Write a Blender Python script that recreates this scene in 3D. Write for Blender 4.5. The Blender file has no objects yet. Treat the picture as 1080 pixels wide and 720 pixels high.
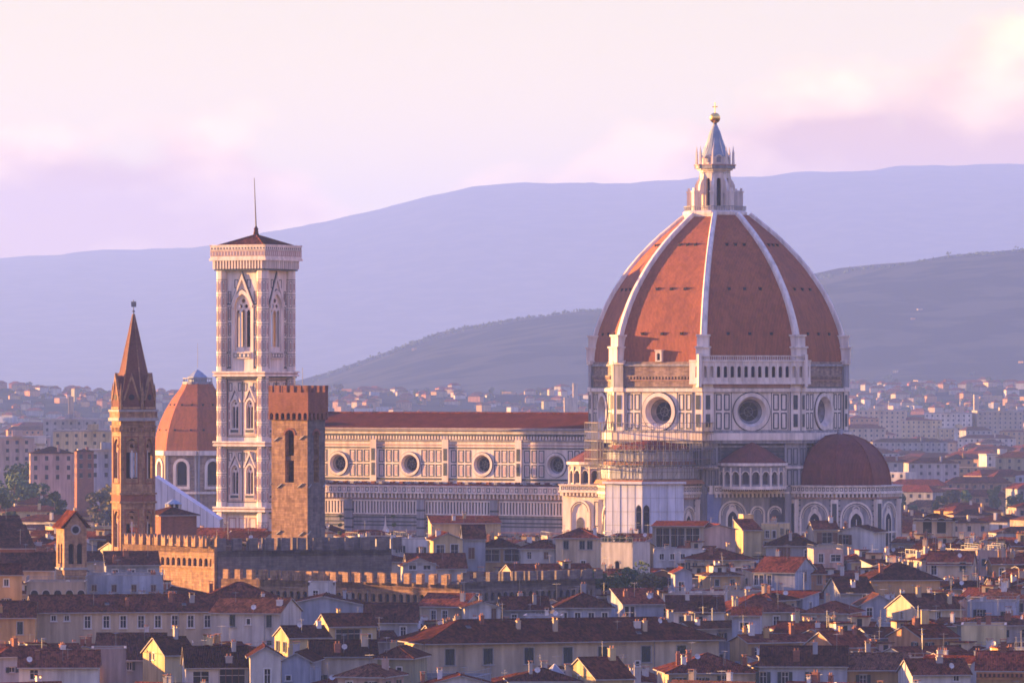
import bpy, math, random
from mathutils import Vector, Matrix
from mathutils.geometry import tessellate_polygon
R = math.radians
# ------------------------------------------------------------------ camera
F = 6300.0      # focal length in units of 1/1080 of the picture's width
H = 55.0        # camera height above the city floor
HY = 405.0      # row of the horizon
sc = bpy.context.scene
cam_d = bpy.data.cameras.new('camera'); cam = bpy.data.objects.new('camera', cam_d)
sc.collection.objects.link(cam); sc.camera = cam
cam.location = (0, 0, H); cam.rotation_euler = (R(90), 0, 0)
cam_d.sensor_width = 36; cam_d.lens = 36 * F / 1080
cam_d.shift_y = (HY - 360) / 1080
cam_d.clip_start = 5; cam_d.clip_end = 60000
# ------------------------------------------------------------------ sun and sky
SUN_AZ, SUN_EL = 108.0, 5.2     # azimuth from behind the camera towards the left
sd = Vector((-math.sin(R(SUN_AZ)) * math.cos(R(SUN_EL)), -math.cos(R(SUN_AZ)) * math.cos(R(SUN_EL)), math.sin(R(SUN_EL))))
sl = bpy.data.lights.new('sun', 'SUN'); so = bpy.data.objects.new('sun', sl); sc.collection.objects.link(so)
sl.energy = 5.0; sl.angle = R(0.5); sl.color = (1.0, 0.53, 0.18)
so.rotation_euler = (-sd).to_track_quat('-Z', 'Y').to_euler()
so.location = (-600, 300, 400)
W = bpy.data.worlds.new('World'); sc.world = W; W.use_nodes = True
nt = W.node_tree; nt.nodes.clear()
def N(t, **k):
    n = nt.nodes.new(t)
    for a, b in k.items(): setattr(n, a, b)
    return n
def L(a, b): nt.links.new(a, b)
wo = N('ShaderNodeOutputWorld'); bg = N('ShaderNodeBackground'); L(bg.outputs[0], wo.inputs[0])
sky = N('ShaderNodeTexSky', sky_type='NISHITA'); sky.sun_disc = False
sky.sun_elevation = R(SUN_EL); sky.sun_rotation = math.atan2(sd.x, sd.y) % (2 * math.pi)
sky.altitude = 100; sky.dust_density = 2.0; sky.air_density = 1.0; sky.ozone_density = 2.0
tc = N('ShaderNodeTexCoord'); sep = N('ShaderNodeSeparateXYZ'); L(tc.outputs['Generated'], sep.inputs[0])
mp = N('ShaderNodeMapping'); mp.inputs['Scale'].default_value = (34, 34, 58); mp.inputs['Location'].default_value = (3.1, 0, 1.3)
L(tc.outputs['Generated'], mp.inputs[0])
no = N('ShaderNodeTexNoise'); no.inputs['Scale'].default_value = 1.0; no.inputs['Detail'].default_value = 9; no.inputs['Roughness'].default_value = .52
L(mp.outputs[0], no.inputs['Vector'])
# two banks of cloud sit low over the hills; the ramp gives the height of their tops along the horizon
xr = N('ShaderNodeMapRange'); xr.inputs[1].default_value = -.1; xr.inputs[2].default_value = .1; L(sep.outputs['X'], xr.inputs[0])
tops = N('ShaderNodeValToRGB'); L(xr.outputs[0], tops.inputs[0]); TOPS = [(0, .042), (.16, .045), (.26, .040), (.36, .031), (.50, .033), (.60, .036), (.66, .047), (.78, .055), (1, .058)]
for i, (p_, v_) in enumerate(TOPS):
    e = tops.color_ramp.elements[0] if i == 0 else tops.color_ramp.elements[-1] if i == len(TOPS) - 1 else tops.color_ramp.elements.new(p_)
    e.position = p_; e.color = (v_ * 10,) * 3 + (1,)
def MA(op, a, b):
    m_ = N('ShaderNodeMath', operation=op)
    for i, v_ in enumerate((a, b)):
        if isinstance(v_, (int, float)): m_.inputs[i].default_value = v_
        else: L(v_, m_.inputs[i])
    return m_.outputs[0]
dep = MA('SUBTRACT', MA('MULTIPLY', tops.outputs[0], .1), sep.outputs['Z'])
cov = MA('ADD', MA('MULTIPLY', dep, 90.0), MA('MULTIPLY', MA('SUBTRACT', no.outputs[0], .5), 5.0))
cr = N('ShaderNodeMapRange', interpolation_type='SMOOTHSTEP'); cr.inputs[1].default_value = -.25; cr.inputs[2].default_value = .55; L(cov, cr.inputs[0])
# colour of the thin evening veil and of the cloud banks
ve = N('ShaderNodeValToRGB'); L(sep.outputs['Z'], ve.inputs[0])
VEIL = [(0.0, (5.4, 3.7, 1.0)), (.030, (4.7, 3.6, 1.1)), (.062, (3.3, 2.65, 1.25)), (.12, (3.2, 2.9, 3.3)), (.3, (1.12, 1.42, 4.2)), (1.0, (.58, .93, 3.7))]
ve.color_ramp.elements[0].position = 0; ve.color_ramp.elements[1].position = 1
for i, (p, c) in enumerate(VEIL):
    e = ve.color_ramp.elements[0] if i == 0 else ve.color_ramp.elements[-1] if i == len(VEIL) - 1 else ve.color_ramp.elements.new(p)
    e.color = (*[v / 12 for v in c], 1)
vs = N('ShaderNodeVectorMath', operation='SCALE'); vs.inputs['Scale'].default_value = 12.0; L(ve.outputs[0], vs.inputs[0])
mx = N('ShaderNodeMix', data_type='RGBA'); mx.inputs[0].default_value = .85
L(sky.outputs[0], mx.inputs[6]); L(vs.outputs[0], mx.inputs[7])
m2 = N('ShaderNodeMix', data_type='RGBA'); L(cr.outputs[0], m2.inputs[0]); L(mx.outputs[2], m2.inputs[6])
mp2 = N('ShaderNodeMapping'); mp2.inputs['Scale'].default_value = mp.inputs['Scale'].default_value; mp2.inputs['Location'].default_value = [a_ + b_ for a_, b_ in zip(mp.inputs['Location'].default_value, (.16, 0, -.28))]
L(tc.outputs['Generated'], mp2.inputs[0]); no2 = N('ShaderNodeTexNoise'); no2.inputs['Scale'].default_value = 1.0; no2.inputs['Detail'].default_value = 6; no2.inputs['Roughness'].default_value = .5; L(mp2.outputs[0], no2.inputs['Vector'])
sb_ = N('ShaderNodeMath', operation='SUBTRACT'); L(no.outputs[0], sb_.inputs[0]); L(no2.outputs[0], sb_.inputs[1])
lr = N('ShaderNodeMapRange'); lr.inputs[1].default_value = -.16; lr.inputs[2].default_value = .16; L(sb_.outputs[0], lr.inputs[0])
cn = N('ShaderNodeMix', data_type='RGBA'); L(MA('SUBTRACT', MA('ADD', lr.outputs[0], .25), MA('MULTIPLY', dep, 45.0)), cn.inputs[0])
cn.inputs[6].default_value = (2.8, 1.4, .3, 1); cn.inputs[7].default_value = (5.5, 3.6, 1.3, 1)
L(cn.outputs[2], m2.inputs[7]); L(m2.outputs[2], bg.inputs[0])
bg.inputs[1].default_value = 0.08
sc.view_settings.view_transform = 'Standard'; sc.view_settings.look = 'None'
sc.view_settings.exposure = 2.5; sc.view_settings.gamma = 1; sc.view_settings.use_curve_mapping = False
cy = sc.cycles
cy.max_bounces = 5; cy.diffuse_bounces = 3; cy.volume_bounces = 1; cy.use_denoising = True
try: cy.denoiser = 'OPENIMAGEDENOISE'
except Exception: pass
cy.filter_width = 1.7
# ------------------------------------------------------------------ materials
def new_mat(name):
    m = bpy.data.materials.new(name); m.use_nodes = True
    return m, m.node_tree, m.node_tree.nodes['Principled BSDF']
def surf(name, c1, c2=None, scale=.4, rough=.85, spec=.25, pattern=None, bump=0.0, vary=.12, streak=.0, metal=0, soot=None):
    """two-tone noise colour in metres (UV is in metres), per-object tint, optional masonry or tile pattern"""
    m, t, b = new_mat(name); n = t.nodes
    c2 = c2 or tuple(v * .75 for v in c1)
    tx = n.new('ShaderNodeTexCoord'); geo = n.new('ShaderNodeNewGeometry')
    a = n.new('ShaderNodeTexNoise'); a.inputs['Scale'].default_value = scale; a.inputs['Detail'].default_value = 7; a.inputs['Roughness'].default_value = .65
    mpn = n.new('ShaderNodeMapping'); mpn.inputs['Scale'].default_value = (1, 1, .35 if streak else 1)
    t.links.new(geo.outputs['Position'], mpn.inputs[0]); t.links.new(mpn.outputs[0], a.inputs['Vector'])
    r = n.new('ShaderNodeMapRange'); r.inputs[1].default_value = .35; r.inputs[2].default_value = .65
    t.links.new(a.outputs[0], r.inputs[0])
    mx = n.new('ShaderNodeMix'); mx.data_type = 'RGBA'; mx.inputs[6].default_value = (*c1, 1); mx.inputs[7].default_value = (*c2, 1)
    t.links.new(r.outputs[0], mx.inputs[0]); col = mx.outputs[2]; hgt = a.outputs[0]
    def mul(col, fac_socket, lo, hi):
        rr = n.new('ShaderNodeMapRange'); rr.inputs[3].default_value = lo; rr.inputs[4].default_value = hi
        t.links.new(fac_socket, rr.inputs[0])
        v = n.new('ShaderNodeVectorMath'); v.operation = 'SCALE'
        t.links.new(col, v.inputs[0]); t.links.new(rr.outputs[0], v.inputs['Scale']); return v.outputs[0]
    if pattern in ('stone', 'brick'):
        bt = n.new('ShaderNodeTexBrick'); s = {'stone': (1.1, .42), 'brick': (.5, .14)}[pattern]
        bt.inputs['Scale'].default_value = 1; bt.inputs['Brick Width'].default_value = s[0]; bt.inputs['Row Height'].default_value = s[1]
        bt.inputs['Mortar Size'].default_value = .03; bt.inputs['Color1'].default_value = (1, 1, 1, 1); bt.inputs['Color2'].default_value = (.45, .42, .42, 1)
        bt.inputs['Mortar'].default_value = (.6, .6, .6, 1); bt.inputs['Bias'].default_value = -.1
        t.links.new(tx.outputs['UV'], bt.inputs['Vector'])
        mm = n.new('ShaderNodeMix'); mm.data_type = 'RGBA'; mm.blend_type = 'MULTIPLY'; mm.inputs[0].default_value = .75
        t.links.new(col, mm.inputs[6]); t.links.new(bt.outputs[0], mm.inputs[7]); col = mm.outputs[2]; hgt = bt.outputs['Fac']
    if pattern in ('tile', 'dome'):
        wv = n.new('ShaderNodeTexWave'); wv.wave_type = 'BANDS'; wv.bands_direction = 'X'; wv.inputs['Scale'].default_value = {'tile': 1.25, 'dome': .9}[pattern]
        wv.inputs['Distortion'].default_value = .8; wv.inputs['Detail'].default_value = 2
        t.links.new(tx.outputs['UV'], wv.inputs['Vector']); hgt = wv.outputs['Fac']
        v = n.new('ShaderNodeTexVoronoi'); v.inputs['Scale'].default_value = 1
        m3 = n.new('ShaderNodeMapping'); m3.inputs['Scale'].default_value = (3.2, 1.6, 1); t.links.new(tx.outputs['UV'], m3.inputs[0]); t.links.new(m3.outputs[0], v.inputs['Vector'])
        sp = n.new('ShaderNodeSeparateColor'); t.links.new(v.outputs['Color'], sp.inputs[0])
        col = mul(col, sp.outputs[0], *((.42, 1.6) if pattern == 'tile' else (.88, 1.08)))
        col = mul(col, wv.outputs['Fac'], .62, 1.15)
    if streak:
        s2 = n.new('ShaderNodeTexNoise'); s2.inputs['Scale'].default_value = .9; s2.inputs['Detail'].default_value = 5
        m4 = n.new('ShaderNodeMapping'); m4.inputs['Scale'].default_value = (1.3, 1.3, .09)
        t.links.new(geo.outputs['Position'], m4.inputs[0]); t.links.new(m4.outputs[0], s2.inputs['Vector'])
        r3 = n.new('ShaderNodeMapRange'); r3.inputs[1].default_value = .4; r3.inputs[2].default_value = .68; t.links.new(s2.outputs[0], r3.inputs[0])
        col = mul(col, r3.outputs[0], 1.0, 1 - streak)
    if vary:
        oi = n.new('ShaderNodeObjectInfo'); col = mul(col, oi.outputs['Random'], 1 - vary, 1 + vary)
    t.links.new(col, b.inputs['Base Color'])
    b.inputs['Roughness'].default_value = rough; b.inputs['Specular IOR Level'].default_value = spec; b.inputs['Metallic'].default_value = metal
    if bump:
        bp = n.new('ShaderNodeBump'); bp.inputs['Strength'].default_value = bump; bp.inputs['Distance'].default_value = .08
        t.links.new(hgt, bp.inputs['Height']); t.links.new(bp.outputs[0], b.inputs['Normal'])
    return m
M = {}
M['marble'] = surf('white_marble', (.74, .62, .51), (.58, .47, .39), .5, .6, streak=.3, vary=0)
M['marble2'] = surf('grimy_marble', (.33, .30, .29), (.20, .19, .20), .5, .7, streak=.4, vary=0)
M['green'] = surf('green_marble', (.022, .034, .036), (.05, .06, .06), .8, .5, vary=0)
M['pink'] = surf('pink_marble', (.42, .24, .19), (.33, .19, .16), .6, .6, streak=.25, vary=0)
M['palepink'] = surf('pale_pink_marble', (.60, .42, .34), (.48, .33, .28), .6, .6, streak=.25, vary=0)
M['rough'] = surf('bare_masonry', (.38, .26, .18), (.26, .17, .13), .35, .9, pattern='stone', bump=.4, streak=.35, vary=0)
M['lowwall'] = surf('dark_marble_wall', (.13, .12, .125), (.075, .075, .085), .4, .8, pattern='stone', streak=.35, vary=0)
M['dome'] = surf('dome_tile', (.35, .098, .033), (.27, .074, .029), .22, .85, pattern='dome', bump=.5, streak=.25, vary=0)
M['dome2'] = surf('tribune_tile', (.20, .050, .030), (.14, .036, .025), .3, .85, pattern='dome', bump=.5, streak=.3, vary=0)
M['lead'] = surf('lead_grey', (.24, .27, .30), (.16, .19, .22), .7, .5, vary=0)
M['gold'] = surf('gilded_copper', (.9, .55, .15), (.8, .45, .1), 1, .25, .5, vary=0, metal=1)
M['black'] = surf('dark_opening', (.012, .012, .016), (.02, .02, .025), 1, .6, .1, vary=0)
M['glass'] = surf('window_glass', (.008, .009, .012), (.014, .014, .018), .8, .4, .15, vary=0)
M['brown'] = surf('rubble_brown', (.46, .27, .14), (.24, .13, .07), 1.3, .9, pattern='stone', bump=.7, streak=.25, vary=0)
M['brownshade'] = surf('rubble_shaded', (.20, .16, .14), (.11, .09, .085), 1.1, .9, pattern='stone', bump=.7, streak=.25, vary=0)  # dark copy of the brown rubble, shade put into the colour of sunless faces
M['brick'] = surf('red_brick', (.34, .13, .075), (.24, .09, .055), .5, .9, pattern='brick', bump=.5, streak=.2, vary=.1)
M['spire'] = surf('spire_brick', (.22, .09, .06), (.15, .06, .045), .6, .9, pattern='brick', bump=.4, streak=.2, vary=0)
M['metal'] = surf('dull_metal', (.22, .22, .23), (.16, .16, .17), 1, .5, .5, metal=.6)
M['sheet'] = surf('scaffold_sheet', (.55, .55, .60), (.42, .43, .50), .35, .7, streak=.3, vary=0)
M['whitemem'] = surf('white_membrane', (.62, .58, .58), (.50, .47, .48), .3, .7, streak=.25, vary=0)
M['iron'] = surf('dark_iron', (.035, .03, .03), None, 2, .6)
M['asphalt'] = surf('street_asphalt', (.055, .052, .05), (.04, .04, .04), .3, .95, vary=0)
M['soil'] = surf('plain_ground', (.09, .10, .05), (.14, .10, .07), .01, .95, vary=0)
M['leaf'] = surf('leaf_green', (.06, .095, .025), (.03, .055, .018), 1.2, .8, vary=.25)
M['leaf2'] = surf('leaf_autumn', (.12, .09, .03), (.06, .065, .02), 1.2, .8, vary=.25)
M['bark'] = surf('bark', (.09, .06, .04), None, 3, .95)
M['shutg'] = surf('green_shutter', (.022, .034, .03), None, 2, .7)
M['shutb'] = surf('brown_shutter', (.13, .06, .035), None, 2, .6)
M['frame'] = surf('window_frame', (.55, .50, .45), None, 2, .6)
M['stonetrim'] = surf('stone_trim', (.30, .27, .24), None, 1, .8)
M['conc'] = surf('terrace_floor', (.28, .25, .23), (.2, .18, .17), .6, .9)
M['clay'] = surf('clay_pot', (.35, .14, .07), None, 2, .8)
# roofs and plasters
ROOFS = {'roof': ((.14, .040, .021), (.072, .022, .014)), 'roofd': ((.08, .028, .017), (.042, .016, .011)), 'roofr': ((.19, .045, .022), (.11, .028, .016)), 'roofb': ((.14, .056, .030), (.07, .030, .019))}
for k, (a, b) in ROOFS.items(): M[k] = surf('clay_tiles_' + k, a, b, .35, .95, .0, pattern='tile', bump=.8, vary=.32)
M['roofn'] = surf('nave_tiles', (.13, .040, .024), (.085, .028, .019), .3, .95, .0, pattern='dome', bump=.5, vary=0)
PLAS = {'cream': (.52, .39, .25), 'yellow': (.54, .40, .20), 'white': (.54, .48, .41), 'grey': (.34, .32, .30), 'pink': (.52, .34, .26), 'ochre': (.46, .28, .12), 'beige': (.43, .34, .24), 'olive': (.32, .28, .16), 'bluegrey': (.34, .34, .36), 'orange': (.50, .24, .11)}
for k, a in PLAS.items(): M['p_' + k] = surf('plaster_' + k, a, tuple(v * .62 for v in a), .28, .9, .1, streak=.34, bump=.1, vary=.14)
M['p_brick'] = M['brick']; M['p_stone'] = M['brown']
# ------------------------------------------------------------------ mesh building
class Fr:
    """upright frame: origin, u along the wall, n outwards; ang turns the outward normal from -y towards +x"""
    def __init__(s, x, y, ang, z=0.0):
        a = R(ang); s.o = Vector((x, y, z)); s.u = Vector((math.cos(a), math.sin(a), 0)); s.n = Vector((math.sin(a), -math.cos(a), 0)); s.ang = ang
    def p(s, u, z, n=0.0): return s.o + s.u * u + s.n * n + Vector((0, 0, z))
    def off(s, u, n, dang=0, z=0):
        q = s.p(u, z, n); return Fr(q.x, q.y, s.ang + dang, q.z)
class MB:
    def __init__(s, *mats): s.v = []; s.f = []; s.m = []; s.mats = list(mats)
    def mi(s, m):
        if m not in s.mats: s.mats.append(m)
        return s.mats.index(m)
    def face(s, pts, m):
        i = len(s.v); s.v.extend(Vector(p) for p in pts); s.f.append(tuple(range(i, i + len(pts)))); s.m.append(s.mi(m))
    def box(s, f, u0, u1, z0, z1, n0, n1, m, back=True):
        P = f.p
        a, b, c, d = P(u0, z0, n1), P(u1, z0, n1), P(u1, z1, n1), P(u0, z1, n1)
        e, g, h, i = P(u0, z0, n0), P(u1, z0, n0), P(u1, z1, n0), P(u0, z1, n0)
        s.face((a, b, c, d), m); s.face((e, a, d, i), m); s.face((b, g, h, c), m); s.face((d, c, h, i), m); s.face((e, g, b, a), m)
        if back: s.face((g, e, i, h), m)
    def frame(s, f, u0, u1, z0, z1, t, n0, n1, m):
        s.box(f, u0, u1, z0, z0 + t, n0, n1, m, False); s.box(f, u0, u1, z1 - t, z1, n0, n1, m, False)
        s.box(f, u0, u0 + t, z0 + t, z1 - t, n0, n1, m, False); s.box(f, u1 - t, u1, z0 + t, z1 - t, n0, n1, m, False)
    def strip(s, A, B, m):
        for i in range(len(A) - 1): s.face((A[i], A[i + 1], B[i + 1], B[i]), m)
    def loop3(s, f, lp, n): return [f.p(u, z, n) for u, z in lp]
    def extr(s, f, lp, n0, n1, m, cap=True, mcap=None):
        """closed (u,z) loop, anticlockwise, pushed from n0 out to n1"""
        A = s.loop3(f, lp, n0); B = s.loop3(f, lp, n1)
        s.strip(A + A[:1], B + B[:1], m)
        if cap: s.face(B, mcap or m)
    def ring(s, f, lo, li, n0, n1, m):
        """band between an outer and an inner open line of equal length"""
        A = s.loop3(f, lo, n1); B = s.loop3(f, li, n1); s.strip(A, B, m)
        s.strip(s.loop3(f, lo, n0), A, m); s.strip(B, s.loop3(f, li, n0), m)
    def wall(s, f, u0, u1, z0, z1, n, m, holes=(), depth=.4, mr=None, mb=None):
        """wall sheet with arbitrary openings; holes = closed loops; gives reveals and a back"""
        outer = [(u0, z0), (u1, z0), (u1, z1), (u0, z1)]
        polys = [outer] + [list(h) for h in holes]
        flat = [q for p in polys for q in p]
        if holes:
            tris = tessellate_polygon([[Vector((u, z, 0)) for u, z in p] for p in polys])
        else: tris = [(0, 1, 2), (0, 2, 3)]
        base = len(s.v); s.v.extend(f.p(u, z, n) for u, z in flat); mi = s.mi(m)
        for t in tris:
            (ax, ay), (bx, by), (cx, cy2) = flat[t[0]], flat[t[1]], flat[t[2]]
            ar = (bx - ax) * (cy2 - ay) - (cx - ax) * (by - ay)
            if abs(ar) < 1e-7: continue
            s.f.append(tuple(base + i for i in (t if ar > 0 else (t[0], t[2], t[1])))); s.m.append(mi)
        for h in holes:
            A = s.loop3(f, h, n); B = s.loop3(f, h, n - depth); s.strip(A + A[:1], B + B[:1], mr or m)
            if mb: s.face(B, mb)
    def prism(s, pts, z0, z1, m, cap=True):
        k = len(pts)
        for i in range(k):
            a, b = pts[i], pts[(i + 1) % k]
            s.face(((a[0], a[1], z0), (b[0], b[1], z0), (b[0], b[1], z1), (a[0], a[1], z1)), m)
        if cap: s.face([(p[0], p[1], z1) for p in pts], m); s.face([(p[0], p[1], z0) for p in reversed(pts)], m)
    def frust(s, c, r0, z0, r1, z1, n, m, rot=0.0, cap=True):
        A = [Vector((c[0] + r0 * math.cos(R(rot) + 2 * math.pi * i / n), c[1] + r0 * math.sin(R(rot) + 2 * math.pi * i / n), z0)) for i in range(n)]
        B = [Vector((c[0] + r1 * math.cos(R(rot) + 2 * math.pi * i / n), c[1] + r1 * math.sin(R(rot) + 2 * math.pi * i / n), z1)) for i in range(n)]
        for i in range(n):
            j = (i + 1) % n
            if r1 < 1e-4: s.face((A[i], A[j], B[i]), m)
            else: s.face((A[i], A[j], B[j], B[i]), m)
        if cap:
            s.face(A[::-1], m)
            if r1 > 1e-4: s.face(B, m)
    def tube(s, p, q, r0, m, r1=None, n=6):
        p, q = Vector(p), Vector(q); r1 = r0 if r1 is None else r1; d = (q - p).normalized()
        x = d.orthogonal().normalized(); y = d.cross(x)
        A = [p + (x * math.cos(2 * math.pi * i / n) + y * math.sin(2 * math.pi * i / n)) * r0 for i in range(n)]
        B = [q + (x * math.cos(2 * math.pi * i / n) + y * math.sin(2 * math.pi * i / n)) * r1 for i in range(n)]
        s.strip(A + A[:1], B + B[:1], m); s.face(A[::-1], m); s.face(B, m)
    def lathe(s, c, prof, n, m, rot=0, a0=0, a1=360):
        full = abs(a1 - a0) >= 360; k = n if full else n + 1
        rows = [[Vector((c[0] + r * math.cos(R(rot + a0 + (a1 - a0) * i / n)), c[1] + r * math.sin(R(rot + a0 + (a1 - a0) * i / n)), z)) for i in range(k)] for r, z in prof]
        for A, B, (ra, _), (rb, _) in zip(rows, rows[1:], prof, prof[1:]):
            for i in range(n):
                j = (i + 1) % k
                if rb < 1e-4: s.face((A[i], A[j], B[i]), m)
                elif ra < 1e-4: s.face((A[i], B[j], B[i]), m)
                else: s.face((A[i], A[j], B[j], B[i]), m)
    def build(s, name, parent=None, **kw):
        me = bpy.data.meshes.new(name); me.from_pydata([tuple(v) for v in s.v], [], s.f)
        for m in s.mats: me.materials.append(M[m])
        me.polygons.foreach_set('material_index', s.m)
        uv = me.uv_layers.new(name='UVMap'); buf = []
        for p in me.polygons:
            nn = p.normal
            if abs(nn.z) > .999: t, b = Vector((1, 0, 0)), Vector((0, 1, 0))
            else: t = Vector((-nn.y, nn.x, 0)).normalized(); b = nn.cross(t)
            for vi in p.vertices:
                c = me.vertices[vi].co; buf += [c.dot(t), c.dot(b)]
        uv.data.foreach_set('uv', buf)
        o = bpy.data.objects.new(name, me); sc.collection.objects.link(o)
        if parent is not None: o.parent = parent
        for k, v in kw.items(): o[k] = v
        return o
def empty(name, loc, yaw=0, **kw):
    o = bpy.data.objects.new(name, None); sc.collection.objects.link(o); o.location = loc; o.rotation_euler = (0, 0, R(yaw)); o.empty_display_size = 1
    for k, v in kw.items(): o[k] = v
    return o
def share(o, parent, loc=(0, 0, 0), rot=0.0, name=None):
    c = o.copy(); sc.collection.objects.link(c); c.parent = parent; c.location = loc; c.rotation_euler = (0, 0, rot)
    return c
def px(x, Y): return (x - 540) * Y / F
def zz(y, Y): return H - (y - HY) * Y / F
def rect(u0, u1, z0, z1): return [(u0, z0), (u1, z0), (u1, z1), (u0, z1)]
def circ(u, z, r, n=28, a0=0, a1=360):
    k = n if a1 - a0 >= 360 else n + 1
    return [(u + r * math.cos(R(a0 + (a1 - a0) * i / n)), z + r * math.sin(R(a0 + (a1 - a0) * i / n))) for i in range(k)]
def arch(u, w, z0, zs, pointed=0.0, n=10):
    """closed loop of an arched opening of width w: sill z0, springing zs; pointed 0..1"""
    h = w / 2; top = []
    if pointed <= 0:
        top = [(u + h * math.cos(math.pi * i / n), zs + h * math.sin(math.pi * i / n)) for i in range(n + 1)]
    else:
        rr = h * (1 + pointed); amax = math.acos((rr - h) / rr)
        rt = [(u + h - rr + rr * math.cos(amax * i / (n // 2)), zs + rr * math.sin(amax * i / (n // 2))) for i in range(n // 2 + 1)]
        top = rt + [(2 * u - a, b) for a, b in rt[::-1][1:]]
    return [(u - h, z0), (u + h, z0)] + top
def arch_top(u, w, zs, pointed=0.0, n=10): return arch(u, w, 0, zs, pointed, n)[2:]
# ------------------------------------------------------------------ the cathedral; local +x = along the nave to the apse, -y = the side we see
CY = 1350.0; YAW = -31.2
cath = empty('cathedral', (px(757.6, CY), CY, 0), YAW, label='huge marble cathedral with a red tiled ribbed dome and lantern', category='cathedral')
RD = 29.15; C8 = math.cos(R(22.5)); S8 = math.sin(R(22.5))
AP = RD * C8; SIDE = 2 * RD * S8
def face8(k, r=RD, cx=0, cy=0): # frame on octagon face k (0 = -y), normal turned by 45 k
    a = 45 * k; q = r * C8; return Fr(cx + math.sin(R(a)) * q, cy - math.cos(R(a)) * q, a)
def panels(mb, f, u0, u1, z0, z1, nu, nz, gap=.28, t=.17, n=.0, m='green', inner=None):
    du = (u1 - u0) / nu; dz = (z1 - z0) / nz
    for i in range(nu):
        for j in range(nz):
            a, b, c, d = u0 + i * du + gap / 2, u0 + (i + 1) * du - gap / 2, z0 + j * dz + gap / 2, z0 + (j + 1) * dz - gap / 2
            mb.frame(f, a, b, c, d, t, n, n + .05, m)
            if inner: mb.box(f, a + t + .22, b - t - .22, c + t + .25, d - t - .25, n, n + .03, inner, False)
def corbels(mb, f, u0, u1, z, h, n0, n1, m, step=.9, w=.4, md=None):
    k = max(1, int((u1 - u0) / step)); st = (u1 - u0) / k
    for i in range(k):
        c = u0 + (i + .5) * st; mb.box(f, c - w / 2, c + w / 2, z, z + h, n0, n1, m, False)
    if md: mb.box(f, u0, u1, z, z + h, n0 - .1, n0 + .02, md, False)
def stripes(mb, f, u0, u1, z0, z1, step, t, n, m='green'):
    z = z0
    while z < z1: mb.box(f, u0, u1, z, z + t, n, n + .04, m, False); z += step
def oculus(name, f, u, z, ro, rg, parent, depth=2.0, proud=.35, mring='marble'):
    mb = MB()
    li = circ(u, z, ro * .80, 36); lo = circ(u, z, ro, 36); lg = circ(u, z, rg, 36); lm = circ(u, z, (ro * .8 + rg) / 2, 36)
    A = f; mb.ring(A, lo + lo[:1], li + li[:1], 0, proud, mring)
    l2 = circ(u, z, ro * 1.05, 36); l3 = circ(u, z, ro * 1.0, 36); mb.ring(A, l2 + l2[:1], l3 + l3[:1], 0, .12, 'green')
    P = A.p; a = [P(x, y, proud) for x, y in li]; b = [P(x, y, -depth * .45) for x, y in lm]; c = [P(x, y, -depth * .5) for x, y in circ(u, z, (ro * .8 + rg) / 2 * .96, 36)]; d = [P(x, y, -depth) for x, y in lg]
    for s1, s2, mm in ((a, b, mring), (b, c, 'green'), (c, d, 'marble2')): mb.strip(s1 + s1[:1], s2 + s2[:1], mm)
    o = mb.build(name, parent)
    g = MB(); g.face(d, 'glass')
    for k in range(3):
        ang = R(60 * k + 15); g.tube(P(u + rg * math.cos(ang), z + rg * math.sin(ang), -depth + .06), P(u - rg * math.cos(ang), z - rg * math.sin(ang), -depth + .06), .06, 'metal', n=4)
    g.ring(A, circ(u, z, rg * .5, 24) + circ(u, z, rg * .5, 24)[:1], circ(u, z, rg * .44, 24) + circ(u, z, rg * .44, 24)[:1], -depth, -depth + .08, 'metal')
    g.build('rose_glass', o); return o
# ---- drum
ZB, ZC, ZP0, ZP1, ZT = 42.6, 44.2, 44.9, 52.9, 60.0
drum = MB()
for k in range(8):
    f = face8(k); h = SIDE / 2; seen = k in (0, 1, 2, 7, 6)
    hole = [circ(0, 48.9, 4.2 * .8, 36)] if seen else []
    drum.wall(f, -h, h, ZC, ZP1 + .4, 0, 'marble', hole, .01)
    drum.box(f, -h - .5, h + .5, ZB, ZC, -3, 1.05, 'marble'); drum.box(f, -h - .35, h + .35, ZB - .7, ZB, -3, .7, 'marble2')
    drum.box(f, -h - .2, h + .2, ZC, ZC + .5, -2, .45, 'marble2')
    drum.box(f, -h - .2, h + .2, ZP1 + .4, ZP1 + 1.2, -2, .55, 'marble'); drum.box(f, -h, h, ZP1 + 1.2, ZP1 + 1.5, -2, .25, 'green')
    drum.wall(f, -h, h, ZP1 + 1.2, ZT, -.12, 'rough')
    drum.box(f, -h, h, ZT - 1.0, ZT - .55, -1, .25, 'marble2'); drum.box(f, -h, h, ZT - .55, ZT - .1, -1, -.02, 'rough')
    # toothed course left where the outer gallery was never built
    if k != 1:
        corbels(drum, f, -h + 3.4, h - 3.4, 56.1, .55, -.1, .42, 'rough', .8, .42); drum.box(f, -h + 3.2, h - 3.2, 56.66, 56.95, -.2, .46, 'rough', False)
        drum.box(f, -h + 3.2, h - 3.2, 55.75, 55.98, -.12, .12, 'pink', False)
    if seen:
        for s in (-1, 1):
            a, b = sorted((s * (h - 2.75), s * 4.75)); panels(drum, f, a, b, ZC + .6, ZP1 + .2, 2, 2, .5, .27, 0, 'green')
        drum.frame(f, -h + 2.65, h - 2.65, ZC + .55, ZP1 + .3, .1, 0, .04, 'green')
        drum.box(f, -4.72, -4.55, ZC + .6, ZP1 + .2, 0, .04, 'green', False); drum.box(f, 4.55, 4.72, ZC + .6, ZP1 + .2, 0, .04, 'green', False)
    else: panels(drum, f, -h + 2.7, h - 2.7, ZC + .6, ZP1 + .2, 8, 2, .5, .2, 0, 'green')
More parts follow.
